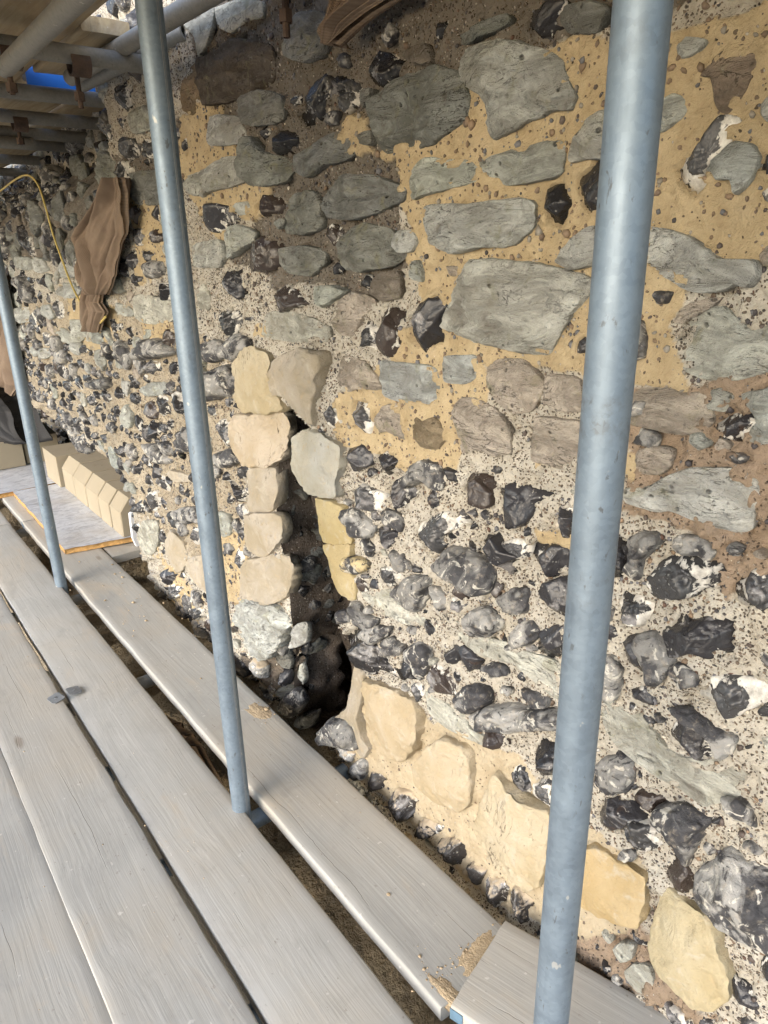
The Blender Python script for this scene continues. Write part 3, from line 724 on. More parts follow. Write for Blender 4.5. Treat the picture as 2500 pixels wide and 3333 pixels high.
def stone_geo(poly, kind, seed, na, nr, H=None):
    """local coords: (x = depth, minus is out of the wall; y along wall; z up). returns V, rim"""
    r = np.random.default_rng(seed); P = resample(poly, na, .3 if kind in 'FM' else .55); a, c = poly_area_c(P)
    if a < 0: P = P[::-1]
    P = P - c; rad = np.linalg.norm(P, axis=1); R = math.sqrt(abs(a) / math.pi)
    nm, mt, hf, hmin, hmax, e = SPEC[kind]
    if H is None: H = float(np.clip(R * hf, hmin, hmax)) * r.uniform(.85, 1.15)
    th = np.linspace(0, 1, na, endpoint=False) * 2 * np.pi; s0 = r.uniform(0, 60, 3)
    nz = fbm(np.stack([np.cos(th) * 2.4, np.sin(th) * 2.4, th * 0], -1) + s0, 4, .6)
    amp = dict(F=.10, M=.13, G=.10, D=.15, R=.055, B=.055, P=.07, S=.03, L=.03)[kind]
    P = P * ((1.13 if kind in 'FMGD' else 1.0 if kind == 'L' else 1.02) * (1 + amp * nz))[:, None]
    ph = np.concatenate([[-0.75, -0.32], np.linspace(0, np.pi / 2, nr - 1)[:-1]])
    rr = np.cos(ph) ** e; hh = np.sign(ph) * np.abs(np.sin(ph)) ** (e if kind not in 'FMGD' else .9)
    rr[0] *= .92
    X2 = rr[:, None, None] * P[None]; hgt = np.where(hh < 0, hh * max(H, .018) * 1.1, hh * H)[:, None] * np.ones((1, na))
    Y = np.concatenate([X2[..., 0].ravel(), [0]]); Z = np.concatenate([X2[..., 1].ravel(), [0]]); h = np.concatenate([hgt.ravel(), [H]])
    rho = np.concatenate([np.repeat(rr, na), [0]])
    w = np.stack([h / H, Y / R, Z / R], -1); up = np.clip(h / H + .3, 0, 1)
    if kind in 'FMD':                                # nodular body, then knapped facets and flake scars
        lob = fbm(w * 1.25 + s0, 3, .5)[:, None]; w = w * (1 + (.26 if kind == 'F' else .36) * lob * up[:, None])
        for k in range(r.integers(8, 14)):
            d = r.normal(size=3); d[0] = abs(d[0]) * .9 + .42; d /= np.linalg.norm(d); q = (w * d).sum(1)
            k_ = r.uniform(.36, .82); bow = .05 * fbm(w * 2.2 + s0 + k, 2)
            f = np.where(q > k_ + bow, (k_ + bow + (q - k_ - bow) * .02) / np.maximum(q, 1e-6), 1.0)[:, None]
            w = w * np.where(w[:, :1] > -0.1, f, 1.0)
        w[:, 0] += (.035 if kind == 'F' else .10) * fbm(w * 6 + s0, 3, .55) * up
        if kind == 'M':
            for k in range(r.integers(1, 4)):
                pc = np.array([.6, r.uniform(-.7, .7), r.uniform(-.7, .7)]); d2 = ((w - pc) ** 2).sum(1); w[:, 0] -= .5 * np.exp(-d2 / r.uniform(.01, .05))
    elif kind == 'G':
        lob = fbm(w * 1.1 + s0, 3, .5)[:, None]; w = w * (1 + .40 * lob * up[:, None])
        for k in range(r.integers(1, 4)):
            pc = np.array([.7, r.uniform(-.6, .6), r.uniform(-.6, .6)]); d2 = ((w - pc) ** 2).sum(1); w[:, 0] -= .45 * np.exp(-d2 / r.uniform(.015, .06))
        w[:, 0] += .06 * fbm(w * 6 + s0, 3) * up
    else:
        pl = dict(R=8, B=7, P=2, S=3, L=8)[kind]
        for k in range(pl):
            an = r.uniform(0, 6.28); d = np.array([r.uniform(.55, 1.0), math.cos(an), math.sin(an)]); d /= np.linalg.norm(d); q = (w * d).sum(1); k_ = r.uniform(.70, 1.0)
            f = np.where(q > k_, (k_ + (q - k_) * .25) / np.maximum(q, 1e-6), 1.0); w[:, 0] = np.where(w[:, 0] > 0, w[:, 0] * f, w[:, 0]); 
        A = dict(R=1.0, B=.75, P=.60, S=.24, L=.55)[kind]
        pw = np.stack([w[:, 0] * .3, Y * 9 / .1 * .1, Z * 9], -1)
        tilt = r.normal(0, .16, 2); w[:, 0] += (w[:, 1] * tilt[0] + w[:, 2] * tilt[1]) * up * .8
        w[:, 0] += A * up * fbm(pw * .9 + s0, 4, .55)
        if kind in 'RBS':                            # bedding ledges
            tl = r.normal(0, .15); lz = (Z + Y * tl)
            st_ = fbm(np.stack([lz * 70, Y * 7, Y * 0], -1) + s0, 3, .6); w[:, 0] += .40 * up * st_
        w[:, 0] += (.20 if R > .03 else .08) * up * fbm(np.stack([h * 0, Y * 55, Z * 55], -1) + s0, 4, .6)
        edge = fbm(np.stack([h * 30, Y * 30, Z * 30], -1) + s0, 3, .55); k2 = (1 + (.10 if kind == 'L' else .06) * edge * np.clip(rho * 1.2 - .2, 0, 1)); w[:, 1] *= k2; w[:, 2] *= k2
    V = np.stack([-w[:, 0] * H, w[:, 1] * R, w[:, 2] * R], -1)
    rim = np.clip((rho - .62) / .38, 0, 1) ** 1.4; rim[:2 * na] = 1
    return V, rim, c

def hsv(rgb, j, r): return tuple(float(np.clip(c * (1 + r.normal(0, j)) * k, .005, .9)) for c, k in zip(rgb, [1 + r.normal(0, .03) for _ in range(3)]))
def tint(kind, r, px=None, py=None):
    if kind == 'F': b = r.uniform(.016, .032); return ((b, b * .98, b * 1.12) if r.random() > .25 else (.042, .032, .028)) + (r.uniform(.10, .42),)
    if kind == 'D': b = r.uniform(.03, .05); return (b * 1.1, b, b * .95, r.uniform(.2, .40))
    if kind == 'M': b = r.uniform(.03, .06); return (b, b, b * 1.06, r.uniform(.34, .54))
    if kind == 'G': b = r.uniform(.17, .29); return (b, b * .985, b * .95, 1)
    if kind == 'R': b = r.uniform(.46, .56); return (b * r.uniform(.95, 1.0), b, b * r.uniform(.92, .98), 1)
    if kind == 'B': b = r.uniform(.37, .46); return (b * 1.10, b * .97, b * .84, 1)
    if kind == 'P': b = r.uniform(.52, .60); return (b, b * .99, b * .89, 1)
    if kind == 'S': b = r.uniform(.44, .50); return (b * .96, b, b * 1.0, 1)
    if kind == 'L': b = r.uniform(.39, .44); return (b, b * .88, b * .70, 1)

wall = empty('flint_wall', (0.95, 1.6, 0))
tag(wall, 'old rubble wall of flint and ragstone in yellow and pale mortar, with a dark narrow slit', 'wall')

stones = []                                          # (poly_uv, kind, pixel area)
PXC = []
for ln in CAT.strip().splitlines():
    t = ln.split(); ox, oy, sc = SRC[t[0]]
    P = np.array([[float(q) for q in s.split(',')] for s in t[2:]]); px = ox + P[:, 0] * sc; py = oy + P[:, 1] * sc
    u, v = at_wall(px, py); _a, _c = poly_area_c(np.stack([u, v], 1)); _sp = SPEC[t[1]]
    u, v = at_wall(px, py, .55 * float(np.clip(math.sqrt(abs(_a) / math.pi) * _sp[2], _sp[3], _sp[4]))); stones.append((np.stack([u, v], 1), t[1])); PXC.append((px.mean(), py.mean()))

# colour overrides for particular stones (pixel centre -> tint)
OVR = [((1010, 1175), (.44, .42, .34)), ((1010, 1535), (.46, .445, .39)), ((1070, 1700), (.50, .41, .23)), ((1110, 1850), (.49, .40, .23)), ((2010, 2880), (.50, .385, .22)),
       ((2200, 3080), (.48, .41, .27)), ((830, 1260), (.50, .43, .30)), ((840, 1430), (.51, .43, .325)), ((1250, 2360), (.48, .40, .285)), ((1440, 2530), (.48, .40, .28)),
       ((1650, 2740), (.48, .405, .28)), ((720, 260), (.24, .20, .165)), ((640, 280), (.26, .19, .12)), ((2400, 250), (.27, .215, .17)), ((1420, 1390), (.30, .24, .165)), ((860, 180), (.27, .27, .25))]
def override(px, py):
    for (a, b), c in OVR:
        if abs(px - a) < 60 and abs(py - b) < 60: return c + (1,)
    return None

# niche opening outline (full photo pixels -> wall coordinates)
NICHE_PX = np.array([(922, 1312), (972, 1330), (1012, 1385), (1020, 1450), (1015, 1600), (1040, 1680), (1080, 1800), (1110, 1930), (1160, 1960), (1125, 2000), (1110, 2050), (1150, 2160), (1148, 2280),
                     (1110, 2330), (1055, 2370), (1045, 2450), (1050, 2760), (960, 2760), (965, 2300), (960, 2190), (965, 2110), (960, 2060), (950, 1950), (940, 1850), (905, 1700), (910, 1600), (915, 1450), (905, 1350)], float)
nu_, nv_ = at_wall(NICHE_PX[:, 0], NICHE_PX[:, 1]); NICHE = np.stack([nu_, nv_], 1)

# ---- mortar zones (display pixels of the photograph, x1.507)
ZN = dict(
    yellow=[[(1030, 190), (1250, 90), (1500, 60), (1800, -60), (1800, 520), (1640, 560), (1500, 570), (1440, 690), (1490, 840), (1330, 820), (1180, 800), (1060, 780), (1050, 860), (1000, 1010), (860, 1015), (740, 960), (725, 880), (740, 790), (830, 770), (850, 700), (930, 640), (880, 560), (905, 480), (860, 420), (850, 330), (910, 295)],
            [(400, 250), (470, 210), (510, 330), (600, 400), (560, 470), (480, 460), (490, 540), (420, 450), (390, 380)], [(800, 330), (860, 300), (870, 350), (820, 350)],
            [(280, 430), (360, 400), (370, 560), (320, 620), (290, 600)], [(130, 620), (240, 640), (260, 700), (215, 780), (150, 700)], [(300, 690), (380, 700), (380, 760), (310, 740)],
            [(745, 235), (800, 255), (790, 330), (745, 320)], [(560, 710), (610, 700), (600, 740), (550, 740)], [(1140, 945), (1165, 950), (1165, 1010), (1140, 1010)], [(1330, 970), (1375, 980), (1370, 1050), (1330, 1030)],
            [(1160, 1150), (1330, 1150), (1330, 1190), (1180, 1180)], [(450, 1140), (540, 1150), (520, 1320), (460, 1290)], [(330, 1180), (440, 1290), (440, 1390), (370, 1290)]],
    earth=[[(1340, 830), (1800, 800), (1800, 1300), (1690, 1340), (1620, 1230), (1560, 1290), (1480, 1150), (1340, 1110), (1350, 1000)], [(1240, 2010), (1400, 1960), (1450, 2100), (1560, 2212), (1300, 2100)]],
    sand=[[(690, 1540), (760, 1430), (900, 1560), (1010, 1560), (1200, 1740), (1400, 1870), (1400, 2000), (1240, 2020), (1160, 1990), (1000, 1890), (800, 1700)]],
    pit=[[(520, 1420), (640, 1370), (650, 1560), (600, 1640), (480, 1480)]],
    cream=[[(-60, 640), (330, 660), (480, 760), (530, 900), (520, 1250), (330, 1160), (200, 950), (-60, 900)]],
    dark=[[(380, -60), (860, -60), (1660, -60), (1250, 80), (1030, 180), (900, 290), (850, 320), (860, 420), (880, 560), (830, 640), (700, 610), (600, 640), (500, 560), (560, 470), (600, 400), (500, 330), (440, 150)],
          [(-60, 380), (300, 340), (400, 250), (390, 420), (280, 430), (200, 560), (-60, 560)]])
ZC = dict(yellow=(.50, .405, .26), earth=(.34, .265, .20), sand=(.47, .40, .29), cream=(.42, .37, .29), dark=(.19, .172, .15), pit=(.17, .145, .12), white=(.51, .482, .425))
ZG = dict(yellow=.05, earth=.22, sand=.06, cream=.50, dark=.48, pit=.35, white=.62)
def zones(u, v, jit=1.0):
    x = wall_x(u, v); P = np.stack([x, u, v], -1); P[..., 1] = np.maximum(P[..., 1], -.1)
    px, py = to_px(P); q = np.stack([u * 0 + 3.3, u * 9, v * 9], -1)
    px = px / 1.507 + fbm(q, 4, .6) * 34 * jit; py = py / 1.507 + fbm(q + 9, 4, .6) * 34 * jit
    col = np.empty(u.shape + (3,)); col[:] = ZC['white']; g = np.full(u.shape, ZG['white']); nm = np.full(u.shape, 5)
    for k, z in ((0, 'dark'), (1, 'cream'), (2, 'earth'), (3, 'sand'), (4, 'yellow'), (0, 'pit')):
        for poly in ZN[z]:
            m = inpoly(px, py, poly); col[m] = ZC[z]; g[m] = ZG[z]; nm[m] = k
    return col, g, nm

def disp_low(u, v):
    q = np.stack([u * 0, u, v], -1); return .016 * fbm(q * 4 + 5, 3)
def wall_disp(u, v, g, nm=None):
    q = np.stack([u * 0, u, v], -1)
    d = disp_low(u, v) + (.006 + .020 * np.clip(g - .1, 0, .4)) * fbm(q * 20 + 3, 4, .6) + (.002 + .0085 * g) * fbm(q * 75, 3, .6)
    if nm is not None: d = d + np.where(nm == 2, .034 * fbm(q * 26 + 40, 5, .62), 0)
    pits = np.clip(fbm(q * 38 + 11, 3, .55) - .28, 0, 1) * .045 * (g > .3)
    return d - pits

# ---- stone masks so that mortar dips at stone joints a little and pebbles avoid stones

# ---- filler stones where the photograph is a mass of small flints (left, receding) and chips elsewhere
def rand_poly(r, cu, cv, ru, rv, k=9):
    th = np.sort(np.linspace(0, 2 * np.pi, k, endpoint=False) + r.normal(0, .18, k)); rad = 1 + r.normal(0, .17, k)
    ro = r.normal(0, .25); x = np.cos(th) * rad * ru; y = np.sin(th) * rad * rv
    return np.stack([cu + x * math.cos(ro) - y * math.sin(ro), cv + x * math.sin(ro) + y * math.cos(ro)], 1)
fr = np.random.default_rng(21)
cand = []
GS = .005; MASK = np.zeros((1900, 780), bool)
for _p, _k in stones + [(NICHE, 'N')]:
    a0, b0 = np.floor((_p.min(0) - [-.5, -1]) / GS).astype(int) - 1; a1, b1 = np.ceil((_p.max(0) - [-.5, -1]) / GS).astype(int) + 2
    a0, b0 = max(a0, 0), max(b0, 0); a1, b1 = min(a1, 1900), min(b1, 780)
    if a1 > a0 and b1 > b0:
        gu, gv = np.meshgrid(np.arange(a0, a1) * GS - .5, np.arange(b0, b1) * GS - 1, indexing='ij'); MASK[a0:a1, b0:b1] |= inpoly(gu, gv, _p)
def masked(u, v): return MASK[np.clip(((u + .5) / GS).round().astype(int), 0, 1899), np.clip(((v + 1) / GS).round().astype(int), 0, 779)]
_occ = np.zeros((1, 3))
def try_fill(n, u0, u1, v0, v1, rmin, rmax, gap, kinds, wts, zok=None, fn=None):
    global _occ
    for _ in range(n):
        u = fr.uniform(u0, u1); v = fr.uniform(v0, v1); R = fr.uniform(rmin, rmax) * (1 if fr.random() < .7 else 1.3)
        if fn is not None and not fn(u, v): continue
        d = np.hypot(_occ[:, 0] - u, _occ[:, 1] - v)
        if (d < (_occ[:, 2] + R) * gap).any(): continue
        th = np.linspace(0, 6.28, 8, endpoint=False); tu = np.append(u + R * .8 * np.cos(th), u); tv = np.append(v + R * .8 * np.sin(th), v)
        if masked(tu, tv).any(): continue
        if zok is not None:
            _, _, nm = zones(np.array([u]), np.array([v]))
            if nm[0] not in zok: continue
        k = kinds[int(fr.choice(len(kinds), p=wts))]
        _occ = np.vstack([_occ, [u, v, R]])
        cand.append((rand_poly(fr, u, v, R * fr.uniform(1.0, 1.35), R * fr.uniform(.7, .95)), k))
def px_of(u, v):
    return to_px(np.array([wall_x(u, v), u, v]))
farleft = lambda u, v: px_of(u, v)[0] < 830
# upper far part: greyer squared rubble; lower far part: packed black flints in courses
try_fill(6000, 2.3, 8.5, .95, 2.15, .025, .08, .92, ['R', 'G', 'M', 'F', 'B'], [.34, .14, .22, .20, .10], fn=farleft)
try_fill(14000, 2.2, 8.5, -.1, 1.1, .016, .050, .86, ['F', 'M', 'G', 'R'], [.46, .28, .18, .08], fn=lambda u, v: farleft(u, v) and math.sin((v + .03 * math.sin(u * 2.1)) * 2 * math.pi / .17) > -.6)
try_fill(900, 1.35, 2.6, -.25, 1.05, .012, .030, 1.1, ['F', 'M', 'G', 'P'], [.34, .3, .26, .1])
try_fill(900, .15, 1.7, -.05, 1.0, .018, .036, 1.30, ['F', 'M', 'G', 'P'], [.36, .28, .28, .08], zok=(5,))
try_fill(1000, .15, 1.7, -.1, 1.0, .006, .014, 1.3, ['F', 'M', 'G', 'P'], [.36, .28, .26, .1], zok=(2, 5))
try_fill(420, .2, 2.5, 1.0, 1.95, .010, .024, 1.5, ['R', 'M', 'G', 'F'], [.4, .2, .25, .15], zok=(0, 2))
try_fill(300, 1.3, 2.8, -.35, .12, .018, .06, .95, ['D', 'M', 'F'], [.5, .25, .25])
try_fill(120, .1, 1.6, -.45, -.08, .02, .06, 1.15, ['D', 'F', 'R'], [.5, .25, .25])
try_fill(900, .1, 1.0, .3, 1.2, .006, .022, 1.1, ['B', 'R', 'G'], [.6, .25, .15], zok=(2,))
stones_all = [(p, k, True) for p, k in stones] + [(p, k, False) for p, k in cand]
# ---- mortar sheet (u along the wall, v up), finer where it is near
us = [-.6]
while us[-1] < 9.5: us.append(us[-1] + (.0042 if us[-1] < 1.9 else .0042 + .0055 * (us[-1] - 1.9)) * (3 if us[-1] < .05 else 1))
us = np.array(us); vs = np.concatenate([np.arange(-.75, -.2, .01), np.arange(-.2, 1.95, .0046), np.arange(1.95, 2.9, .012)])
U, V_ = np.meshgrid(us, vs, indexing='ij')
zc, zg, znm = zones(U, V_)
disp = wall_disp(U, V_, zg, znm)
# yellow mortar is smoother and stands a little proud
disp = disp + np.where(znm == 4, .004, 0) - np.where((znm == 0), .006, 0)
Xw = wall_x(U, V_) - disp
inside = masked(U, V_) & masked(U + .006, V_) & masked(U - .006, V_) & masked(U, V_ + .006) & masked(U, V_ - .006)
E2 = .014; core = inside & masked(U + E2, V_) & masked(U - E2, V_) & masked(U, V_ + E2) & masked(U, V_ - E2)
lapn = fbm(np.stack([U * 0 + 4, U * 26, V_ * 26], -1), 3, .55)
disp = disp - np.where(core, .020, np.where(inside, .016 * sstep(.12, -.10, lapn), 0)) + np.where(~core, .007 * sstep(.0, .4, lapn), 0) * masked(U, V_)
Xw = wall_x(U, V_) - disp
# colour wash variation of its own (old stains)
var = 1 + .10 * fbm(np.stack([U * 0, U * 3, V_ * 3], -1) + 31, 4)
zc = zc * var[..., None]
Vw = np.stack([Xw - .95, U - 1.6, V_], -1).reshape(-1, 3)
Qm = grid_quads(len(us), len(vs))
cu = U.ravel()[Qm].mean(1); cv = V_.ravel()[Qm].mean(1)
keep = ~inpoly(cu, cv, NICHE)
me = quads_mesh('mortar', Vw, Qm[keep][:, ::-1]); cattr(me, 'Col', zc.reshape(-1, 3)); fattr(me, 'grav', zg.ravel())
mobj('mortar', me, M['mortar'], wall)

# ---- niche lining: the outline swept into the wall, closed by a rough back
NP = resample(NICHE, 200); nd = 46
tt = np.linspace(0, 1, nd); cN = NP.mean(0)
rows = []
for k, t in enumerate(tt):
    dep = -.006 + 1.0 * t
    wd = float(sstep(.20, .34, dep)); Pk = NP + np.array([.05 * t, .02 * t])
    Pk = cN + (Pk - cN) * np.array([1 + 5.0 * wd, 1 + .10 * wd])
    q = np.stack([np.full(len(Pk), dep * 9), Pk[:, 0] * 9, Pk[:, 1] * 9], -1)
    nrm = (Pk - cN); nrm /= np.linalg.norm(nrm, axis=1)[:, None] + 1e-9
    a = (.055 * fbm(q + 2, 3) + .045 * fbm(q * 2.6 + 7, 4, .6) + .012 * fbm(q * 10, 2)) * sstep(0, .07, dep)
    Pk = Pk + nrm * a[:, None]
    rows.append(np.stack([wall_x(Pk[:, 0], Pk[:, 1]) - .95 + dep, Pk[:, 0] - 1.6, Pk[:, 1]], -1))
Vn = np.array(rows); n = len(NP); A_ = np.arange(nd * n).reshape(nd, n); B_ = np.roll(A_, -1, 1)
Qn = np.stack([A_[:-1], B_[:-1], B_[1:], A_[1:]], -1).reshape(-1, 4)
flat = np.concatenate([Qn.ravel(), A_[-1]]); st = np.concatenate([np.arange(len(Qn)) * 4, [len(Qn) * 4]]); tot = np.concatenate([np.full(len(Qn), 4), [n]])
me = raw_mesh('niche_lining', Vn.reshape(-1, 3), flat, st, tot)
lc = np.empty((nd * n, 3)); lc[:] = (.12, .10, .085); lc[n * 13:] = (.07, .06, .05); lc *= (1.15 + 1.1 * fbm(Vn.reshape(-1, 3) * 16, 4, .6))[:, None].clip(.3, 3); cattr(me, 'Col', lc); fattr(me, 'grav', np.full(nd * n, .30))  # slit's inner shade painted into the lining, deeper colour past the jamb
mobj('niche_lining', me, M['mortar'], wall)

# ---- the stones themselves
order = []
for i, (poly, kind, traced) in enumerate(stones_all):
    c = poly.mean(0); px, py = px_of(c[0], c[1]); R = math.sqrt(abs(poly_area_c(poly)[0]) / math.pi)
    dist = math.sqrt(.95 ** 2 + c[0] ** 2 + (c[1] - CAMH) ** 2); order.append((-(R / dist), i, R / dist))
order.sort()
cnt = {}; rest = {}
for _, i, ang in order:
    poly, kind, traced = stones_all[i]; nm = SPEC[kind][0]
    huge = ang > .085; big = ang > .045; mid = ang > .018
    na, nr = (150, 48) if huge else (104, 32) if big else (64, 17) if mid else (36, 11) if ang > .008 else (20, 7)
    V, rim, c = stone_geo(poly, kind, 1000 + i, na, nr)
    x0 = float(wall_x(np.array(c[0]), np.array(c[1]))); loc = np.array([x0 - .95 - float(disp_low(np.array(c[0]), np.array(c[1]))) - .002, c[0] - 1.6, c[1]])
    if traced: px, py = PXC[i]; tn = override(px, py)
    else: tn = None
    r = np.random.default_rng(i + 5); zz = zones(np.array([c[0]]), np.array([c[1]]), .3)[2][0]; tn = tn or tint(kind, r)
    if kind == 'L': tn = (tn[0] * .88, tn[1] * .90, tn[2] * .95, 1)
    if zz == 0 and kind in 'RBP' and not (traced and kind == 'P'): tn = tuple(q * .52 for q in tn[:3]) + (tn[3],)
    if c[1] < .06 and c[0] > 1.2 and kind in 'FMG' and not traced: kind_m = 'flint_dusty'
    else: kind_m = SPEC[kind][1]
    cnt[nm] = cnt.get(nm, 0) + 1
    if cnt[nm] <= 290:
        flat, st, tot = stone_topo(na, nr); me = raw_mesh(nm, V, flat, st, tot)
        if kind in 'FMD': fattr(me, 'rim', rim)
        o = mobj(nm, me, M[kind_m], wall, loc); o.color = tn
    else:
        rest.setdefault(kind_m, []).append((V + loc, rim, na, nr))
for km, lst in rest.items():
    Vs = []; fl = []; ss = []; ts = []; rm = []; off = 0; lo = 0
    for V, rim, na, nr in lst:
        flat, st, tot = stone_topo(na, nr); Vs.append(V); rm.append(rim); fl.append(flat + off); ss.append(st + lo); ts.append(tot); off += len(V); lo += len(flat)
    me = raw_mesh('small_flints', np.vstack(Vs), np.concatenate(fl), np.concatenate(ss), np.concatenate(ts)); fattr(me, 'rim', np.concatenate(rm))
    o = mobj('small_flints', me, M[km], wall); o['kind'] = 'stuff'; o.color = (.03, .03, .033, .34) if km != 'nodule' else (.27, .265, .255, 1)

# rubble sticking out of the niche's far jamb
for k in range(60):
    r = np.random.default_rng(300 + k); d = r.uniform(.03, .20); t = r.uniform(0, 1)
    vz = -.15 + 1.05 * t; m = (np.abs(NP[:, 1] - vz) < .02); uj = NP[m, 0].max() if m.any() else 1.7
    R = r.uniform(.012, .034); kd = ['F', 'M', 'G', 'R', 'R'][r.integers(0, 5)]
    V, rim, c = stone_geo(rand_poly(r, 0, 0, R * 1.2, R), kd, 800 + k, 40, 12)
    flat, st, tot = stone_topo(40, 12); me = raw_mesh(SPEC[kd][0], V, flat, st, tot)
    if kd in 'FM': fattr(me, 'rim', rim)
    o = mobj(SPEC[kd][0], me, M[SPEC[kd][1]], wall, (d, uj - 1.6 + .06 * d + .008, vz)); o.rotation_euler = (r.normal(0, .3), r.normal(0, .3), math.pi / 2); o.color = tuple(q * .40 for q in tint(kd, r)[:3]) + (.3,)  # tints lowered to paint the slit's shade onto these stones

# ---- gravel in the mortar: small pebbles, real and individually coloured
ico = np.array([[0, 0, 1], [.894, 0, .447], [.276, .851, .447], [-.724, .526, .447], [-.724, -.526, .447], [.276, -.851, .447],
                [.724, .526, -.447], [-.276, .851, -.447], [-.894, 0, -.447], [-.276, -.851, -.447], [.724, -.526, -.447], [0, 0, -1]])
icof = np.array([[0, 1, 2], [0, 2, 3], [0, 3, 4], [0, 4, 5], [0, 5, 1], [1, 6, 2], [2, 7, 3], [3, 8, 4], [4, 9, 5], [5, 10, 1], [6, 7, 2], [7, 8, 3], [8, 9, 4], [9, 10, 5], [10, 6, 1],
                 [11, 7, 6], [11, 8, 7], [11, 9, 8], [11, 10, 9], [11, 6, 10]])
pr = np.random.default_rng(55); NPB = 150000
pu = pr.uniform(.05, 2.9, NPB); pv = pr.uniform(-.25, 2.0, NPB)
zc2, zg2, zn2 = zones(pu, pv)
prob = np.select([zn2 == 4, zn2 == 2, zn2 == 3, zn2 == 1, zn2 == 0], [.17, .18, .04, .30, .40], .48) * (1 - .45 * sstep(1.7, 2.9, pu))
clump = np.clip(.55 + 1.1 * fbm(np.stack([pu * 0 + 7, pu * 9, pv * 9], -1), 3), .1, 1.5)
k = (pr.random(NPB) < prob * np.where(zn2 == 4, 1, clump)) & ~inpoly(pu, pv, NICHE)
pu, pv, zn2, zg2 = pu[k], pv[k], zn2[k], zg2[k]
m = ~masked(pu, pv); pu, pv, zn2, zg2 = pu[m], pv[m], zn2[m], zg2[m]; n = len(pu)
rs = np.where(zn2 == 4, pr.gamma(3, .00085, n), pr.gamma(3, .00072, n)).clip(.0010, .0075)
sc = rs[:, None] * np.stack([pr.uniform(.55, .85, n), pr.uniform(.8, 1.4, n), pr.uniform(.7, 1.3, n)], -1)
jit = 1 + pr.normal(0, .16, (n, 12, 1)); Pv = ico[None] * jit * sc[:, None]
an = pr.uniform(0, 6.28, n); ca, sa = np.cos(an)[:, None], np.sin(an)[:, None]
yy = Pv[..., 1] * ca - Pv[..., 2] * sa; zz = Pv[..., 1] * sa + Pv[..., 2] * ca
bx = wall_x(pu, pv) - wall_disp(pu, pv, zg2, zn2) - np.where(zn2 == 4, .004, 0) + np.where(zn2 == 0, .006, 0)
Pv = np.stack([Pv[..., 0] + (bx - .95 - rs * .12)[:, None], yy + (pu - 1.6)[:, None], zz + pv[:, None]], -1).reshape(-1, 3)
pal = np.array([(.045, .04, .042), (.07, .055, .048), (.13, .095, .07), (.17, .12, .08), (.22, .20, .17), (.11, .11, .12), (.40, .36, .30), (.09, .05, .035)])
pw = np.array([.22, .17, .16, .12, .12, .12, .05, .04]); ci = pr.choice(len(pal), n, p=pw / pw.sum()); yl = np.array([3, 4, 2, 3, 4, 5, 2, 3]); ci = np.where((zn2 == 4) & (pr.random(n) < .75), yl[ci], ci)
pc = np.repeat(pal[ci] * pr.uniform(.75, 1.25, (n, 1)), 12, 0)
me = quads_mesh('gravel', Pv, (icof[None] + (np.arange(n) * 12)[:, None, None]).reshape(-1, 3)); cattr(me, 'Col', pc)
o = mobj('gravel', me, M['pebble'], wall); o['kind'] = 'stuff'
print('stones', cnt, {k: len(v) for k, v in rest.items()}, 'pebbles', n, 'grid', U.shape)
# ------------------------------------------------------------------ scaffold: poles, tubes, boards
TR = 0.02415
def thing_mesh(name, me, mat, label, cat, group=None, loc=None):
    return tag(mobj(name, me, mat, None, loc), label, cat, group)
for (x, y, ztop, lab) in ((.595, .406, 2.6, 'thick galvanised scaffold pole nearest the camera, right of the dark slit'),
                          (.595, 1.427, 2.6, 'galvanised scaffold pole standing between the boards, left of the dark slit'),
                          (.594, 3.188, 2.3, 'galvanised scaffold pole standing beside the cut stone blocks at the left')):
    me = tube_mesh('scaffold_pole', (0, 0, -.9), (0, 0, ztop), TR, 40, 1)
    o = thing_mesh('scaffold_pole', me, M['galv'], lab, 'pole', 'upright scaffold poles', (x, y, 0))
for o_, ang in ((bpy.data.objects['scaffold_pole.001'], .62),):
    x_, y_ = o_.location.x, o_.location.y; c_ = np.array([-x_, -y_]) / math.hypot(x_, y_); r_ = np.array([-c_[1], c_[0]])
    for da in (0, .14):
        d_ = c_ * math.cos(ang + da) + r_ * math.sin(ang + da)
        mobj('weld_seam', tube_mesh('weld_seam', (d_[0] * (TR - .0007), d_[1] * (TR - .0007), -.88), (d_[0] * (TR - .0007), d_[1] * (TR - .0007), 2.5), .0011, 8), M['clip'], o_)

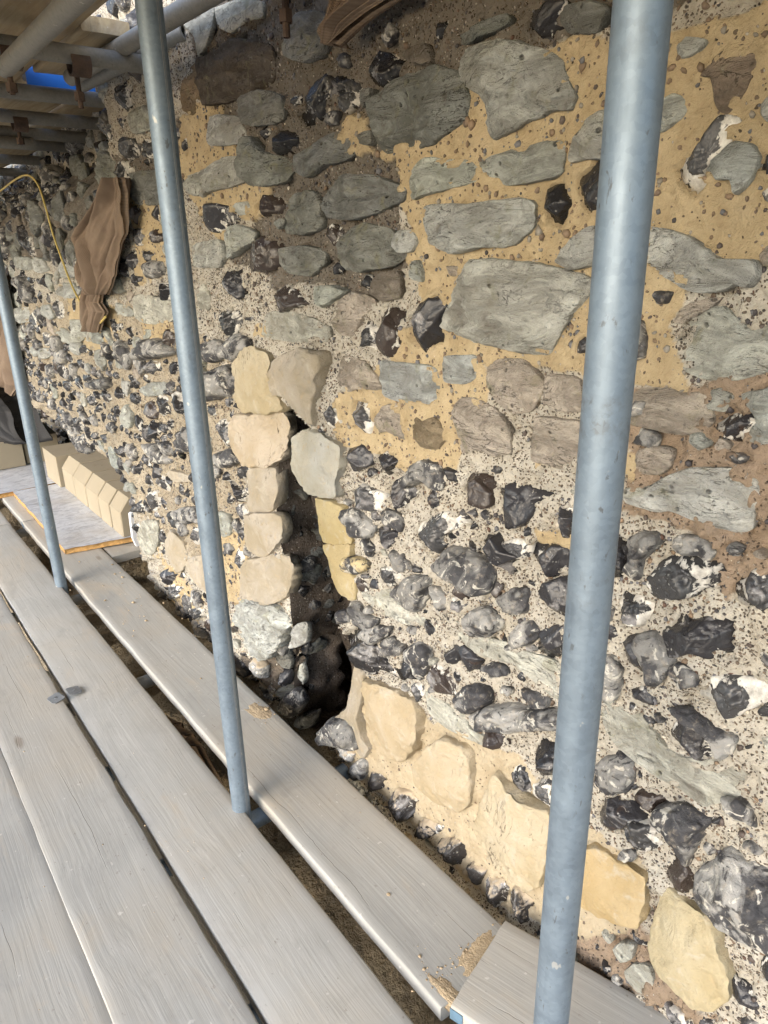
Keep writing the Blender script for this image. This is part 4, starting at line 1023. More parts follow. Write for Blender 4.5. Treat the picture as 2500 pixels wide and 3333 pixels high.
def board_geo(L, W, T, r, warp=.003, nl=46, nw=12):
    """scaffold board along +Y from 0..L, centred on x, top near z=0; worn rounded long edges"""
    prof = []
    ch = .0042
    xs = np.linspace(-W / 2 + ch, W / 2 - ch, nw)
    top = [(x, 0) for x in xs]
    rt = [(W / 2 - ch * .3, -ch * .3), (W / 2, -ch), (W / 2, -T + ch), (W / 2 - ch, -T)]
    bot = [(x, -T) for x in xs[::-1][1:-1]]; lf = [(-W / 2 + ch, -T), (-W / 2, -T + ch), (-W / 2, -ch), (-W / 2 + ch * .3, -ch * .3)]
    prof = np.array(top + rt + bot + lf); n = len(prof)
    ys = np.linspace(0, L, nl); s0 = r.uniform(0, 50, 3); V = []
    bow = r.normal(0, .004); cup = r.normal(0, .0015)
    for y in ys:
        q = np.stack([prof[:, 0] * 9, np.full(n, y * 5), prof[:, 1] * 9], -1) + s0
        e = fbm(q * 1.6, 4, .6); ed = np.abs(prof[:, 0]) > W / 2 - .009
        dx = np.where(ed, .0040 * e, 0) + bow * math.sin(y / L * 3.14); dz = .0012 * e + cup * (prof[:, 0] / (W / 2)) ** 2 + warp * math.sin(y * 1.3 + s0[0])
        dy = (.004 * e if y in (ys[0], ys[-1]) else 0)
        V.append(np.stack([prof[:, 0] + dx, y + dy + 0 * e, prof[:, 1] + dz], -1))
    V = np.array(V); A_ = np.arange(nl * n).reshape(nl, n); B_ = np.roll(A_, -1, 1)
    Q = np.stack([A_[:-1], B_[:-1], B_[1:], A_[1:]], -1).reshape(-1, 4)
    flat = np.concatenate([Q.ravel(), A_[0][::-1], A_[-1]]); st = np.concatenate([np.arange(len(Q)) * 4, [len(Q) * 4, len(Q) * 4 + n]]); tt_ = np.concatenate([np.full(len(Q), 4), [n, n]])
    me = raw_mesh('scaffold_board', V.reshape(-1, 3), flat, st, tt_, True)
    try: me.set_sharp_from_angle(angle=math.radians(50))
    except Exception: pass
    return me
def board(x0, x1, y0, y1, z, label, group, rz=0.0, mat='board', band=(False, False), tilt=0.0, T=.038, name='scaffold_board', cat='board'):
    r = np.random.default_rng(int(abs(x0 * 977 + y0 * 131 + z * 71) * 10) % 99991)
    W = x1 - x0; L = y1 - y0
    me = board_geo(L, W, T, r, nl=max(6, int(L * 16)))
    o = bpy.data.objects.new(name, me); me.materials.append(M[mat]); link(o)
    o.location = ((x0 + x1) / 2, y0, z); o.rotation_euler = (tilt, 0, rz); tag(o, label, cat, group)
    for e, yy in zip(band, (0, L)):
        if e:                                        # hoop-iron end band: a thin strap wrapped round the end
            bw = .026; g = .0016; s = 1 if yy == 0 else -1; ya = yy - .0015 * s; yb = yy + bw * s
            h = W / 2 + g
            P = [(-h, yb), (-h, ya), (h, ya), (h, yb)]; Vb = []
            for zz in (-.006, -T + .005):
                for (a, b) in P: Vb.append((a, b, zz))
            Vi = [(a * (1 - .0012 / h), b + (.0012 * s if i in (1, 2) else 0), zz) for zz in (-.006, -T + .005) for i, (a, b) in enumerate(P)]
            F = [(0, 1, 5, 4), (1, 2, 6, 5), (2, 3, 7, 6), (8, 12, 13, 9), (9, 13, 14, 10), (10, 14, 15, 11), (0, 8, 9, 1), (1, 9, 10, 2), (2, 10, 11, 3), (4, 5, 13, 12), (5, 6, 14, 13), (6, 7, 15, 14)]
            pydata('end_band', Vb + Vi, F, M['band'], o)
    return o
G1 = 'weathered boards of the scaffold floor'
b1 = board(-.093, .133, -.6, 3.35, 0, 'weathered scaffold board at the lower left edge, outermost of the walkway', G1)
b2 = board(.139, .360, -.6, 4.10, 0, 'weathered scaffold board with a split, second from the outer edge of the walkway', G1)
b3 = board(.366, .586, -.3, 4.20, 0, 'weathered scaffold board beside the foot of the upright poles, on their outer side', G1, band=(False, True))
b4 = board(.645, .871, .69, 4.185, 0, 'wide dusty scaffold board next to the rubble wall, inside the upright poles', G1, band=(False, True), rz=0.0)
b5 = board(.655, .880, .05, .69, .040, 'scaffold board at lower right whose cut end rests on another board', G1, rz=.27, band=(False, True))
# place b5 so that its far end meets the traced corners
b5.location = (.755 + .64 * math.sin(.27), .693 - .64 * math.cos(.27), .040)
b3b = board(.368, .588, 4.215, 7.6, 0, 'far scaffold board running on beyond the blue-banded joint, left of the foil sheet', G1, band=(True, False))
b4b = board(.648, .872, 4.20, 7.6, 0, 'far scaffold board lying under the foil insulation sheet', G1, band=(True, False))
b5b = board(.880, 1.105, 3.36, 7.6, -.002, 'short-looking board end under the cut blocks, close to the wall', G1)
b1b = board(-.093, .133, 3.37, 7.6, 0, 'far scaffold board at the left picture edge', G1)
b2b = board(.139, .360, 4.115, 7.6, 0, 'far second scaffold board at the left picture edge', G1)
b0 = board(.01, .235, .2, 3.4, -.165, 'dusty lower board glimpsed through the gap between the two outer floor boards', 'lower boards')
b0b = board(.30, .52, .2, 3.0, -.30, 'lower board glimpsed through the narrow gap of the walkway', 'lower boards')
# far end of the picture: boards under the two left blocks are the same

def tube(p0, p1, label, group, mat='old', r=TR, cat='scaffold tube', name='scaffold_tube', n=24):
    p0 = np.array(p0, float); p1 = np.array(p1, float); me = tube_mesh(name, (0, 0, 0), p1 - p0, r, n)
    return thing_mesh(name, me, M[mat], label, cat, group, tuple(p0))
G2 = 'tubes carrying the scaffold floor'
for y, x1, lab in ((1.42, .93, 'floor-bearing tube under the boards, its end showing below the dark slit'),
                   (.95, .60, 'floor-bearing tube glimpsed in the gap of the nearest boards'),
                   (1.86, .60, 'floor-bearing tube glimpsed through the outer board gap, level with the steel clips'),
                   (2.27, .80, 'floor-bearing tube seen in the wide board gap between the two left poles'),
                   (3.12, .80, 'floor-bearing tube crossing at the foot of the pole beside the cut blocks'),
                   (4.19, 1.0, 'floor-bearing tube under the blue-banded board joints')):
    tube((-.35, y, -.038 - TR - .002), (x1, y, -.038 - TR - .002), lab, G2, 'galv' if y < 2 else 'old')

# ---- lift above: ledgers, cross tubes, deck boards
G3 = 'tubes under the upper deck'
tube((.553, -.6, 1.872), (.549, 2.34, 1.872), 'pale ledger tube slanting at the upper left corner, under the deck', G3, 'old')
tube((.915, 1.0, 1.952), (.842, 2.74, 1.952), 'tube along the wall edge of the deck, behind the pole left of the slit', G3, 'old')
tube((.955, 2.05, 1.955), (.897, 2.80, 1.950), 'second tube by the wall edge of the deck, its end over the blue sheet', G3, 'old')
for y, x0, x1, lab in ((2.30, .35, .965, 'dark cross tube nearest, under the upper deck at upper left'),
                   (2.86, .25, 1.0, 'dark cross tube just below the blue sheet'),
                   (3.33, .3, 1.22, 'dark cross tube third under the upper deck, below the lit board end'),
                   (3.72, .3, 1.22, 'dark cross tube fourth under the upper deck'), (4.06, .3, 1.24, 'dark cross tube fifth under the upper deck'),
                   (4.66, .3, 1.28, 'dark cross tube sixth under the upper deck'), (5.30, .3, 1.35, 'dark cross tube farthest under the upper deck, above the yellow cable')):
    tube((x0, y, 1.918), (x1, y, 1.918), lab, G3, 'old')
tube((.35, 3.66, 1.875), (.93, 3.70, 1.872), 'short grey tube lying below the fourth cross tube', G3, 'old')
zt = 1.980 + .038
x = -1.286; i = 0  # outer boards are out of view, added to throw more shade on the wall
pos = 'outermost second third fourth fifth sixth seventh eighth ninth'.split()
while x < .60:
    board(x, x + .222, -1.2, 7.5, zt, 'stained upper deck board, %s from the open side' % pos[i], 'upper deck boards', mat='board_up'); x += .226; i += 1
board(.756, .893, 2.30, 2.85, zt, 'narrow board at the wall edge of the upper deck, ending at the blue sheet', 'upper deck boards', mat='board_up')
board(.756, .976, 3.00, 7.5, zt, 'inner upper deck board starting behind the blue sheet', 'upper deck boards', mat='board_up')
board(1.0, 1.20, 2.99, 7.5, zt, 'upper deck board whose lit cut end shows beside the wall', 'upper deck boards', mat='board_up')
board(.756, .945, -1.2, 1.25, zt, 'unseen upper deck board above the brown hessian', 'upper deck boards', mat='board_up')  # out of view, added to darken the upper right of the wall
s_ = pydata('blue_sheet', [(.757, 2.95, 1.946), (.985, 2.94, 1.946), (.985, 2.94, 2.22), (.757, 2.95, 2.22), (.757, 2.954, 1.946), (.985, 2.944, 1.946), (.985, 2.944, 2.22), (.757, 2.954, 2.22)],
            [(0, 1, 2, 3), (7, 6, 5, 4), (0, 4, 5, 1), (1, 5, 6, 2), (2, 6, 7, 3), (3, 7, 4, 0)], M['blue']); tag(s_, 'bright blue sheet glimpsed through the gap in the upper deck', 'blue sheet')

# ---- couplers: saddle clamp, flap and bolt on the tubes
def coupler(p, label, rz=0.0, hang=.07):
    e = empty('tube_coupler', p, rz); tag(e, label, 'coupler', 'rusty couplers under the deck')
    n = 18; th = np.linspace(-2.3, 2.3, n); V = []; r1, r2 = TR + .001, TR + .0065
    for r_ in (r1, r2):
        for xx in (-.026, .026):
            for t in th: V.append((xx, r_ * math.sin(t), -r_ * math.cos(t)))
    F = []
    def ix(a, b, c): return (a * 2 + b) * n + c
    for c in range(n - 1):
        F += [(ix(0, 0, c), ix(0, 0, c + 1), ix(0, 1, c + 1), ix(0, 1, c)), (ix(1, 0, c), ix(1, 1, c), ix(1, 1, c + 1), ix(1, 0, c + 1)), (ix(0, 0, c), ix(1, 0, c), ix(1, 0, c + 1), ix(0, 0, c + 1)), (ix(0, 1, c), ix(0, 1, c + 1), ix(1, 1, c + 1), ix(1, 1, c))]
    F += [(ix(0, 0, 0), ix(0, 1, 0), ix(1, 1, 0), ix(1, 0, 0)), (ix(0, 0, n - 1), ix(1, 0, n - 1), ix(1, 1, n - 1), ix(0, 1, n - 1))]
    pydata('saddle', V, F, M['rust'], e)
    mobj('bolt', tube_mesh('bolt', (0, .034, -.012), (0, .036, -.012 - hang), .0075, 8), M['rust'], e)
    mobj('nut', tube_mesh('nut', (0, .0355, -.030 - hang * .35), (0, .0357, -.052 - hang * .35), .0145, 6), M['rust'], e)
    return e
coupler((.555, 2.29, 1.89), 'rusty coupler on the pale ledger tube end at the upper left')
coupler((.735, 2.30, 1.895), 'rusty coupler on the nearest dark cross tube, just left of the pole', hang=.09)
coupler((.60, 2.85, 1.90), 'rusty coupler hanging on the cross tube below the blue sheet')
coupler((.80, 3.33, 1.895), 'rusty coupler on the third cross tube near the wall', hang=.05)
coupler((.80, 4.06, 1.895), 'rusty coupler on the fifth cross tube, far under the deck', hang=.06)
coupler((.64, 1.30, 1.90), 'rusty coupler and bolt at the top edge, left of the middle pole', hang=.05)
coupler((.86, 1.36, 1.90), 'dark bolt hanging at the top edge above the pale stones', hang=.10)

# ------------------------------------------------------------------ cut stone blocks, insulation sheets
def prism(name, prof, y0, y1, mat, bev=.005):
    """convex profile in (x,z), extruded along y, edges slightly eased"""
    P = np.array(prof, float); c = P.mean(0); n = len(P); d = P - c; q = P - d / np.linalg.norm(d, axis=1)[:, None] * bev
    V = [(a, y0, b) for a, b in q] + [(a, y0 + bev, b) for a, b in P] + [(a, y1 - bev, b) for a, b in P] + [(a, y1, b) for a, b in q]
    F = [tuple(range(n))[::-1], tuple(range(3 * n, 4 * n))]
    for k in range(3):
        for i in range(n):
            j = (i + 1) % n; F.append((k * n + i, k * n + j, (k + 1) * n + j, (k + 1) * n + i))
    me = bpy.data.meshes.new(name); me.from_pydata(V, [], F); me.update(); return me
ys = [3.49, 3.672, 3.862, 4.10, 4.348, 4.602]
words = ['nearest the camera', 'second from the near end', 'middle of its row', 'fourth from the near end', 'next to the square block']
pen = np.random.default_rng(9)
def scribble(parent, cx, cy, z, n=3, w=.05):
    """faint pencil mason's marks on the block top (thin raised strokes)"""
    V = []; F = []
    for k in range(n):
        x = cx + pen.uniform(-w, w); y = cy + pen.uniform(-.03, .03); a = pen.uniform(0, 3.1)
        for s in range(2):
            a += pen.uniform(.6, 1.5); L = pen.uniform(.012, .03); x2 = x + math.cos(a) * L; y2 = y + math.sin(a) * L; nx, ny = -math.sin(a) * .0011, math.cos(a) * .0011
            b = len(V); V += [(x - nx, y - ny, z), (x2 - nx, y2 - ny, z), (x2 + nx, y2 + ny, z), (x + nx, y + ny, z)]; F.append((b, b + 1, b + 2, b + 3)); x, y = x2, y2
    for f_ in range(len(F)): pydata('pencil_mark', V[4 * f_:4 * f_ + 4], [(0, 1, 2, 3)], M['ink'], parent)
for i in range(5):
    L = ys[i + 1] - ys[i] - .018; xw_ = pen.normal(0, .002)
    me = prism('cut_stone_block', [(0, 0), (.225, 0), (.225, .205), (.055, .205), (0, .135)], 0, L, 'block')
    o = thing_mesh('cut_stone_block', me, M['block'], 'cream cut stone block with chamfered edge, ' + words[i], 'stone block', 'chamfered stone blocks in a row', (.988 + xw_, ys[i], .032))
    scribble(o, .15, L / 2, .2056, 3)
def cuboid(name, x0, x1, y0, y1, z0, z1, label, cat, mat, group=None, rz=0):
    me = prism(name, [(-(x1 - x0) / 2, 0), ((x1 - x0) / 2, 0), ((x1 - x0) / 2, z1 - z0), (-(x1 - x0) / 2, z1 - z0)], -(y1 - y0) / 2, (y1 - y0) / 2, mat)
    o = thing_mesh(name, me, M[mat], label, cat, group, ((x0 + x1) / 2, (y0 + y1) / 2, z0)); o.rotation_euler = (0, 0, rz); return o
o = cuboid('cut_stone_block', .968, 1.205, 4.61, 4.93, .032, .236, 'plain square-edged cream stone block behind the chamfered row', 'stone block', 'block', 'plain cut stone blocks'); scribble(o, .05, 0, .2046, 4)
o = cuboid('cut_stone_block', .62, .915, 5.31, 5.75, .034, .225, 'plain cream stone block at the left picture edge, farther along the boards', 'stone block', 'block', 'plain cut stone blocks', .03); scribble(o, .0, -.1, .1916, 4)
o = cuboid('cut_stone_block', .945, 1.17, 5.34, 5.80, .034, .225, 'plain cream stone block behind the left pole, beside the other far block', 'stone block', 'block', 'plain cut stone blocks', -.05)
o = cuboid('cut_stone_block', .70, .98, 5.82, 6.5, .034, .215, 'far stone block partly under the black bag', 'stone block', 'block', 'plain cut stone blocks', .0)
def sheet(name, corners, z0, t, label, cat):
    """foil faced insulation: dented top sheet over an orange foam core"""
    nu, nv = 40, 30; a, b, c, d = [np.array(p, float) for p in corners]
    s, t_ = np.meshgrid(np.linspace(0, 1, nu), np.linspace(0, 1, nv), indexing='ij'); s = s[..., None]; t_ = t_[..., None]
    P = (a * (1 - s) + b * s) * (1 - t_) + (d * (1 - s) + c * s) * t_
    q = np.stack([P[..., 0] * 7, P[..., 1] * 7, P[..., 0] * 0 + z0 * 50], -1); e = np.minimum(np.minimum(s, 1 - s), np.minimum(t_, 1 - t_))[..., 0]
    z = z0 + t + .0045 * fbm(q * 1.4, 4, .6); jit_ = .006 * fbm(q * 3, 3); P = P + np.stack([jit_, -jit_], -1)
    top = np.stack([P[..., 0], P[..., 1], z], -1).reshape(-1, 3); bot = top.copy(); bot[:, 2] = z0 + .001; topf = top.copy(); topf[:, 2] += .0012
    root = empty(name, (float(a[0]), float(a[1]), z0)); off = np.array([a[0], a[1], z0]); tag(root, label, cat, 'foil faced insulation sheets')
    Q = grid_quads(nu, nv); n = nu * nv; g = np.arange(n).reshape(nu, nv); E_ = []
    for ln in (g[0], g[-1], g[:, 0], g[:, -1]): E_.append(np.stack([ln[:-1], ln[1:], ln[1:] + n, ln[:-1] + n], -1))
    mobj('foam_core', quads_mesh('foam_core', np.vstack([top, bot]) - off, np.vstack([Q, Q[:, ::-1] + n] + E_), False), M['foam'], root)
    mobj('foil_face', quads_mesh('foil_face', topf - off, Q), M['foil'], root)
    return root
sheet('insulation_sheet', [(.705, 3.53), (1.04, 3.468), (1.10, 4.72), (.712, 4.735)], .003, .027, 'foil-faced insulation sheet under the chamfered blocks, orange foam edge showing', 'insulation sheet')
sheet('insulation_sheet', [(.40, 4.72), (1.13, 4.76), (1.15, 5.95), (.45, 5.95)], .003, .027, 'second foil-faced insulation sheet, farther off under the plain blocks', 'insulation sheet')
fo = []
for (a, b) in ((1370, 1590), (1340, 1340), (1400, 1300), (1480, 1275), (1580, 1340), (1600, 1500), (1490, 1690), (1410, 1690)):
    d = rays(a * .3165, 1250 + b * .3165); t = 3.40 / d[1]; fo.append((d[0] * t, 3.40, max(d[2] * t + CAMH, .0)))
k = len(fo); o = pydata('foam_offcut', fo + [(a, b + .03, c) for a, b, c in fo], [tuple(range(k)), tuple(range(2 * k - 1, k - 1, -1))] + [(i, i + k, (i + 1) % k + k, (i + 1) % k) for i in range(k)], M['white'])
tag(o, 'white foam offcut standing between the nearest cut block and the wall', 'foam offcut')

# ------------------------------------------------------------------ steel board clips
e = empty('board_clip', (.364, 2.262, .002), .12); tag(e, 'pair of small steel clips bridging the gap between two outer boards', 'clip')
for sx, rz, dx in ((-1, .1, -.028), (1, -.05, .032)):
    V = []; n = 12
    W_, L_ = .021, .026
    pl = [(-W_, -L_ + .006), (-W_ + .006, -L_), (W_ - .006, -L_), (W_, -L_ + .006), (W_, L_ - .006), (W_ - .006, L_), (-W_ + .006, L_), (-W_, L_ - .006)]
    k = len(pl); V = [(a, b, .004) for a, b in pl] + [(a, b, .001) for a, b in pl]
    V = [(a, b, z + (.004 if a * sx < 0 else 0)) for a, b, z in V]
    F = [tuple(range(k)), tuple(range(2 * k - 1, k - 1, -1))] + [(i, (i + 1) % k + 0, (i + 1) % k + k, i + k) for i in range(k)]
    p_ = pydata('plate', V, F, M['clip'], e, (dx, 0, 0)); p_.rotation_euler = (0, 0, rz)
    mobj('rivet', tube_mesh('rivet', (0, 0, .003), (0, 0, .008), .0045, 8), M['clip'], p_)

# ------------------------------------------------------------------ hessian, bag, cable
def cloth(name, rows, mat, label, cat, t=.006, amp=.012, fold=9, seed=1, nu=64, nv=70, bulge=.05):
    """hanging cloth: rows of (z, left point, right point) each (x, y); folds run down it; front and back skins"""
    rows = sorted(rows, key=lambda q: -q[0]); zs = np.array([q[0] for q in rows]); Lp = np.array([q[1] for q in rows]); Rp = np.array([q[2] for q in rows])
    zz = np.linspace(zs[0], zs[-1], nv); L_ = np.stack([np.interp(-zz, -zs, Lp[:, k]) for k in range(2)], 1); R_ = np.stack([np.interp(-zz, -zs, Rp[:, k]) for k in range(2)], 1)
    s = np.linspace(0, 1, nu)[:, None]; S, Z = np.meshgrid(np.linspace(0, 1, nu), zz, indexing='ij')
    XY = L_[None] * (1 - s[..., None]) + R_[None] * s[..., None]
    q = np.stack([S * fold * .35, Z * 3.2 + seed, S * 0 + seed * 3.1], -1); q2 = np.stack([S * fold, Z * 1.6, S * 0 + seed], -1)
    wid = np.linalg.norm(R_ - L_, axis=1)[None]; b = np.sin(np.pi * S) ** .6 * np.minimum(bulge, wid * .45)
    f = amp * (1.5 * fbm(q2, 3, .5) + 1.2 * fbm(q * 1.7, 4, .55)) + .004 * fbm(q * 9, 3) + amp * 2.2 * (np.abs(np.sin(np.pi * fold * .5 * S + 2.2 * fbm(np.stack([S * 2, Z * 2.5, S * 0 + seed + 9], -1), 3))) ** .7 - .6) * np.sin(np.pi * S) ** .4
    cr = np.random.default_rng(seed + 50)
    for k in range(max(3, fold // 2)):
        s0 = (k + cr.uniform(.2, .8)) / max(3, fold // 2); path = s0 + .10 * np.sin(Z * cr.uniform(3, 6) + cr.uniform(0, 6)) + cr.normal(0, .25) * (Z - zz.mean())
        f = f - 1.7 * amp * np.exp(-((S - path) / .030) ** 2) + .9 * amp * np.exp(-((S - path - .09) / .06) ** 2)
    fr_ = np.stack([XY[..., 0] - b - f, XY[..., 1], Z], -1).reshape(-1, 3); bk = np.stack([XY[..., 0] + .25 * b + t - f * .2, XY[..., 1], Z], -1).reshape(-1, 3)
    Q = grid_quads(nu, nv); n = nu * nv; g = np.arange(n).reshape(nu, nv); E_ = []
    for ln in (g[0], g[-1], g[:, 0], g[:, -1]): E_.append(np.stack([ln[:-1], ln[1:], ln[1:] + n, ln[:-1] + n], -1))
    o_ = thing_mesh(name, quads_mesh(name, np.vstack([fr_, bk]), np.vstack([Q, Q[:, ::-1] + n] + E_)), M[mat], label, cat); return o_
def cl(pts, x, inset=.0):
    out = []
    for (pl, pr_) in pts:
        a = at_x(pl[0], pl[1], x); b = at_x(pr_[0], pr_[1], x); out.append(((a[2] + b[2]) / 2, (x, a[1]), (x, b[1])))
    return out
S_ = lambda x, y: (200 + x * .2486, 550 + y * .2486)
cloth('hessian_cloth', cl([(S_(720, 120), S_(830, 130)), (S_(590, 330), S_(870, 340)), (S_(400, 600), S_(880, 560)), (S_(270, 740), S_(880, 700)), (S_(160, 960), S_(850, 800)), (S_(230, 1060), S_(770, 930)), (S_(290, 1240), S_(720, 1240)),
                           (S_(310, 1400), S_(700, 1350)), (S_(370, 1560), S_(650, 1530)), (S_(500, 1640), S_(610, 1640))], .895), 'hess', 'brown hessian bundle hanging in folds on the wall under the deck', 'hessian', amp=.026, fold=7, seed=2, bulge=.025)
cloth('hessian_cloth', cl([(S_(350, 1540), S_(560, 1580)), (S_(330, 1750), S_(520, 1720)), (S_(300, 1850), S_(600, 1840)), (S_(330, 2000), S_(540, 1990)), (S_(370, 2110), S_(500, 2140))], .91), 'hess', 'lower flap of brown hessian below the hanging bundle, by the yellow cable', 'hessian', amp=.012, fold=4, seed=5, bulge=.03)
cloth('hessian_cloth', cl([((-60, 880), (8, 900)), ((-60, 1000), (25, 1000)), ((-60, 1120), (42, 1140)), ((-60, 1220), (50, 1210)), ((-40, 1290), (30, 1290))], .93), 'hess', 'brown hessian sheet hanging at the left picture edge behind the far pole', 'hessian', amp=.02, fold=8, seed=8, bulge=.06)
cloth('hessian_cloth', cl([((1080, -300), (1750, -300)), ((1085, -120), (1600, -120)), ((1087, -10), (1415, -10)), ((1090, 35), (1340, 35)), ((1092, 75), (1225, 75)), ((1094, 110), (1160, 110)), ((1096, 152), (1102, 152))], .90), 'hess',
      'dark brown hessian draped over the top of the wall, right of the pale stones', 'hessian', amp=.022, fold=9, seed=11, bulge=.035)
cloth('black_bag', [(.66, (.80, 5.62), (.84, 5.50)), (.55, (.76, 5.75), (.86, 5.30)), (.43, (.72, 5.85), (.90, 5.28)), (.34, (.70, 5.9), (.91, 5.22)), (.235, (.66, 5.95), (.94, 5.14)), (.215, (.66, 5.95), (.94, 5.16))], 'black', 'black bag slumped on the far blocks at the left picture edge', 'bag', amp=.03, fold=5, seed=4, bulge=.14, t=.15)
def cable(name, pts, r, mat, label, cat):
    P = np.array(pts, float); k = len(P); t = np.linspace(0, k - 1, k * 10); out = []
    for x in t:
        i = min(int(x), k - 2); f = x - i; p0, p1, p2, p3 = P[max(i - 1, 0)], P[i], P[i + 1], P[min(i + 2, k - 1)]
        out.append(.5 * (2 * p1 + (p2 - p0) * f + (2 * p0 - 5 * p1 + 4 * p2 - p3) * f * f + (3 * p1 - p0 - 3 * p2 + p3) * f ** 3))
    out = np.array(out); tan = np.gradient(out, axis=0); tan /= np.linalg.norm(tan, axis=1)[:, None]; n = 10; V = []
    for p, a in zip(out, tan):
        u_ = np.cross(a, [1, 0, 0.02]); u_ /= np.linalg.norm(u_); v_ = np.cross(a, u_)
        V.append([p + r * (math.cos(q) * u_ + math.sin(q) * v_) for q in np.linspace(0, 2 * np.pi, n, endpoint=False)])
    V = np.array(V); m = len(out); A_ = np.arange(m * n).reshape(m, n); B_ = np.roll(A_, -1, 1); Q = np.stack([A_[:-1], B_[:-1], B_[1:], A_[1:]], -1).reshape(-1, 4)
    flat = np.concatenate([Q.ravel(), A_[0][::-1], A_[-1]]); st = np.concatenate([np.arange(len(Q)) * 4, [len(Q) * 4, len(Q) * 4 + n]]); tt_ = np.concatenate([np.full(len(Q), 4), [n, n]])
    return thing_mesh(name, raw_mesh(name, V.reshape(-1, 3), flat, st, tt_), M[mat], label, cat)
cable('cable', [at_x(*p, .90) for p in ((-60, 660), (0, 622), (45, 588), (80, 571), (105, 578), (128, 610), (150, 680), (172, 760), (200, 840), (230, 920), (262, 985), (300, 1035), (322, 1052), (345, 1030))], .0042, 'cable', 'thin yellow cable looping down the wall at the left', 'cable')
# small tool beside the bag
e = empty('hand_tool', (.985, 5.88, .22), .3); tag(e, 'small tool with a yellow band lying beside the black bag', 'tool')
mobj('handle', tube_mesh('handle', (-.10, 0, .09), (.02, 0, .09), .022, 14), M['black'], e); mobj('collar', tube_mesh('collar', (.021, 0, .09), (.05, 0, .09), .024, 14), M['yellow'], e)
me = prism('head', [(.052, .03), (.11, .03), (.11, .15), (.052, .15)], -.035, .035, 'block'); mobj('head', me, M['clip'], e)

# ------------------------------------------------------------------ dust, crumbs, ground
def crumbs(name, spots, label, mat='dustpile'):
    V = []; F = []; off = 0; r = np.random.default_rng(77)
    for (x, y, z, n, sx, sy, s) in spots:
        for _ in range(n):
            rr = s * r.gamma(2, .5); p = np.array([x + r.normal(0, sx), y + r.normal(0, sy), z + rr * .3]); q = ico * (1 + r.normal(0, .2, (12, 1))) * rr * np.array([1, 1, .6])
            V.append(q + p); F.append(icof + off); off += 12
    o_ = mobj(name, quads_mesh(name, np.vstack(V), np.vstack(F), False), M[mat]); tag(o_, label, 'crumbs', kind='stuff'); return o_
crumbs('mortar_crumbs', [(.77, .74, .001, 110, .06, .012, .0014), (.68, .76, .001, 30, .012, .03, .0018), (.75, 1.9, .001, 50, .08, .5, .0012), (.85, 1.75, .001, 25, .02, .06, .002), (.47, 1.6, .001, 40, .08, .8, .0014),
                         (.25, 1.2, .001, 30, .08, .5, .0016), (.02, 1.1, .001, 20, .07, .4, .0016), (.8, 2.9, .001, 70, .06, .3, .002)], 'mortar crumbs scattered on the boards')
# dust heap along the joint of the two wall-side boards
nu, nv = 40, 16
def heap(name, cx, cy, lx, ly, h, rz, label, base=.0):
    s, t = np.meshgrid(np.linspace(-1, 1, nu), np.linspace(-1, 1, nv), indexing='ij'); q = np.stack([s * 3 + cx * 9, t * 3 + cy * 7, s * 0], -1); rr = np.sqrt(s ** 2 + t ** 2) * (1 + .5 * fbm(q, 4, .6))
    z = h * np.clip(1 - rr ** 2, -.6, 1) + .0012 * fbm(q * 5, 2); x = s * lx; y = t * ly
    me = quads_mesh(name, np.stack([x * math.cos(rz) - y * math.sin(rz) + cx, x * math.sin(rz) + y * math.cos(rz) + cy, z + base - .001], -1).reshape(-1, 3), grid_quads(nu, nv)); o_ = mobj(name, me, M['dustpile']); tag(o_, label, 'mortar dust', kind='stuff')
heap('mortar_dust', .79, .725, .085, .035, .006, .25, 'pale mortar dust along the board joint at lower right'); heap('mortar_dust', .678, .70, .025, .07, .006, .1, 'pale mortar dust at the corner of the board joint'); heap('mortar_dust', .835, 1.76, .03, .055, .0035, .1, 'pale mortar smear on the wall-side board')
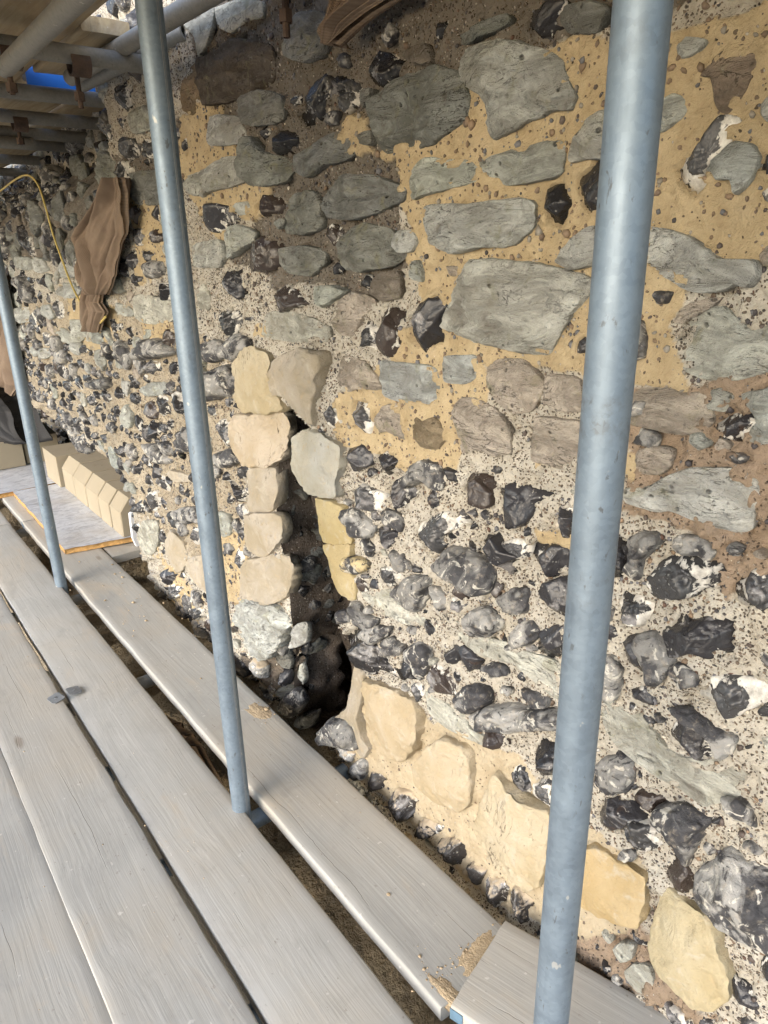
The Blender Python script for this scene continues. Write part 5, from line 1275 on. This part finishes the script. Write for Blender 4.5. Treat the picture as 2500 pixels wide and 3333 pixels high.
# ground under the scaffold: rubble ledge near the wall, then earth to the horizon
gx = np.concatenate([[-400, -60, -12, -4], np.linspace(-2, 1.6, 90), [3, 8, 40, 400]]); gy = np.concatenate([[-400, -60, -12, -4], np.linspace(-1.5, 7, 170), [9, 20, 60, 400]])
X, Y = np.meshgrid(gx, gy, indexing='ij'); q = np.stack([X, Y, X * 0], -1)
near = (np.abs(X) < 2.2) & (Y > -2) & (Y < 7.5)
Zg = -.85 + .55 * sstep(.05, .75, X) * near + near * (.10 * fbm(q * 2.2, 4, .6) + .05 * fbm(q * 9, 3, .6))
o = mobj('ground', quads_mesh('ground', np.stack([X, Y, Zg], -1).reshape(-1, 3), grid_quads(len(gx), len(gy))), M['earth']); tag(o, 'bare sandy earth and rubble below the scaffold', kind='structure')
cloth('hessian_cloth', [(-.10, (.62, 2.12), (.66, 1.86)), (-.16, (.62, 2.10), (.66, 1.72)), (-.28, (.63, 2.06), (.67, 1.62))], 'hess', 'brown hessian glimpsed below the boards in the gap beside the middle pole', 'hessian', amp=.012, fold=5, seed=21, bulge=.03)

# ------------------------------------------------------------------ red crayon marks on two pale stones, found on the real surface by ray casting
bpy.context.view_layer.update(); dg = bpy.context.evaluated_depsgraph_get()
def surf(px, py):
    d = rays(px, py); d = d / np.linalg.norm(d); org = Vector((0, 0, CAMH)); hit, loc, nrm, idx, ob, mt = SC.ray_cast(dg, org, Vector(d))
    return np.array(loc), np.array(nrm)
mk = np.random.default_rng(4)
for (x0_, x1_, y_) in ((2029, 2078, 2423), (1724, 1796, 2163)):
    pts = [surf(x0_ + (x1_ - x0_) * t + mk.normal(0, 1), y_ + 10 * (t - .5) * (x1_ < 2100) + mk.normal(0, 4)) for t in np.linspace(0, 1, 12)]
    P = [p + n_ * .0012 for p, n_ in pts]; V = []; F = []
    for p in P: V += [p + np.array([-.0004, 0, .0009]), p + np.array([-.0004, 0, -.0009]), p + np.array([.0018, 0, -.0009]), p + np.array([.0018, 0, .0009])]
    for i in range(len(P) - 1):
        a = 4 * i; F += [(a, a + 1, a + 5, a + 4), (a + 1, a + 2, a + 6, a + 5), (a + 2, a + 3, a + 7, a + 6), (a + 3, a, a + 4, a + 7)]
    o = pydata('crayon_mark', [v - np.array(wall.location) for v in V], F, M['red'], wall)
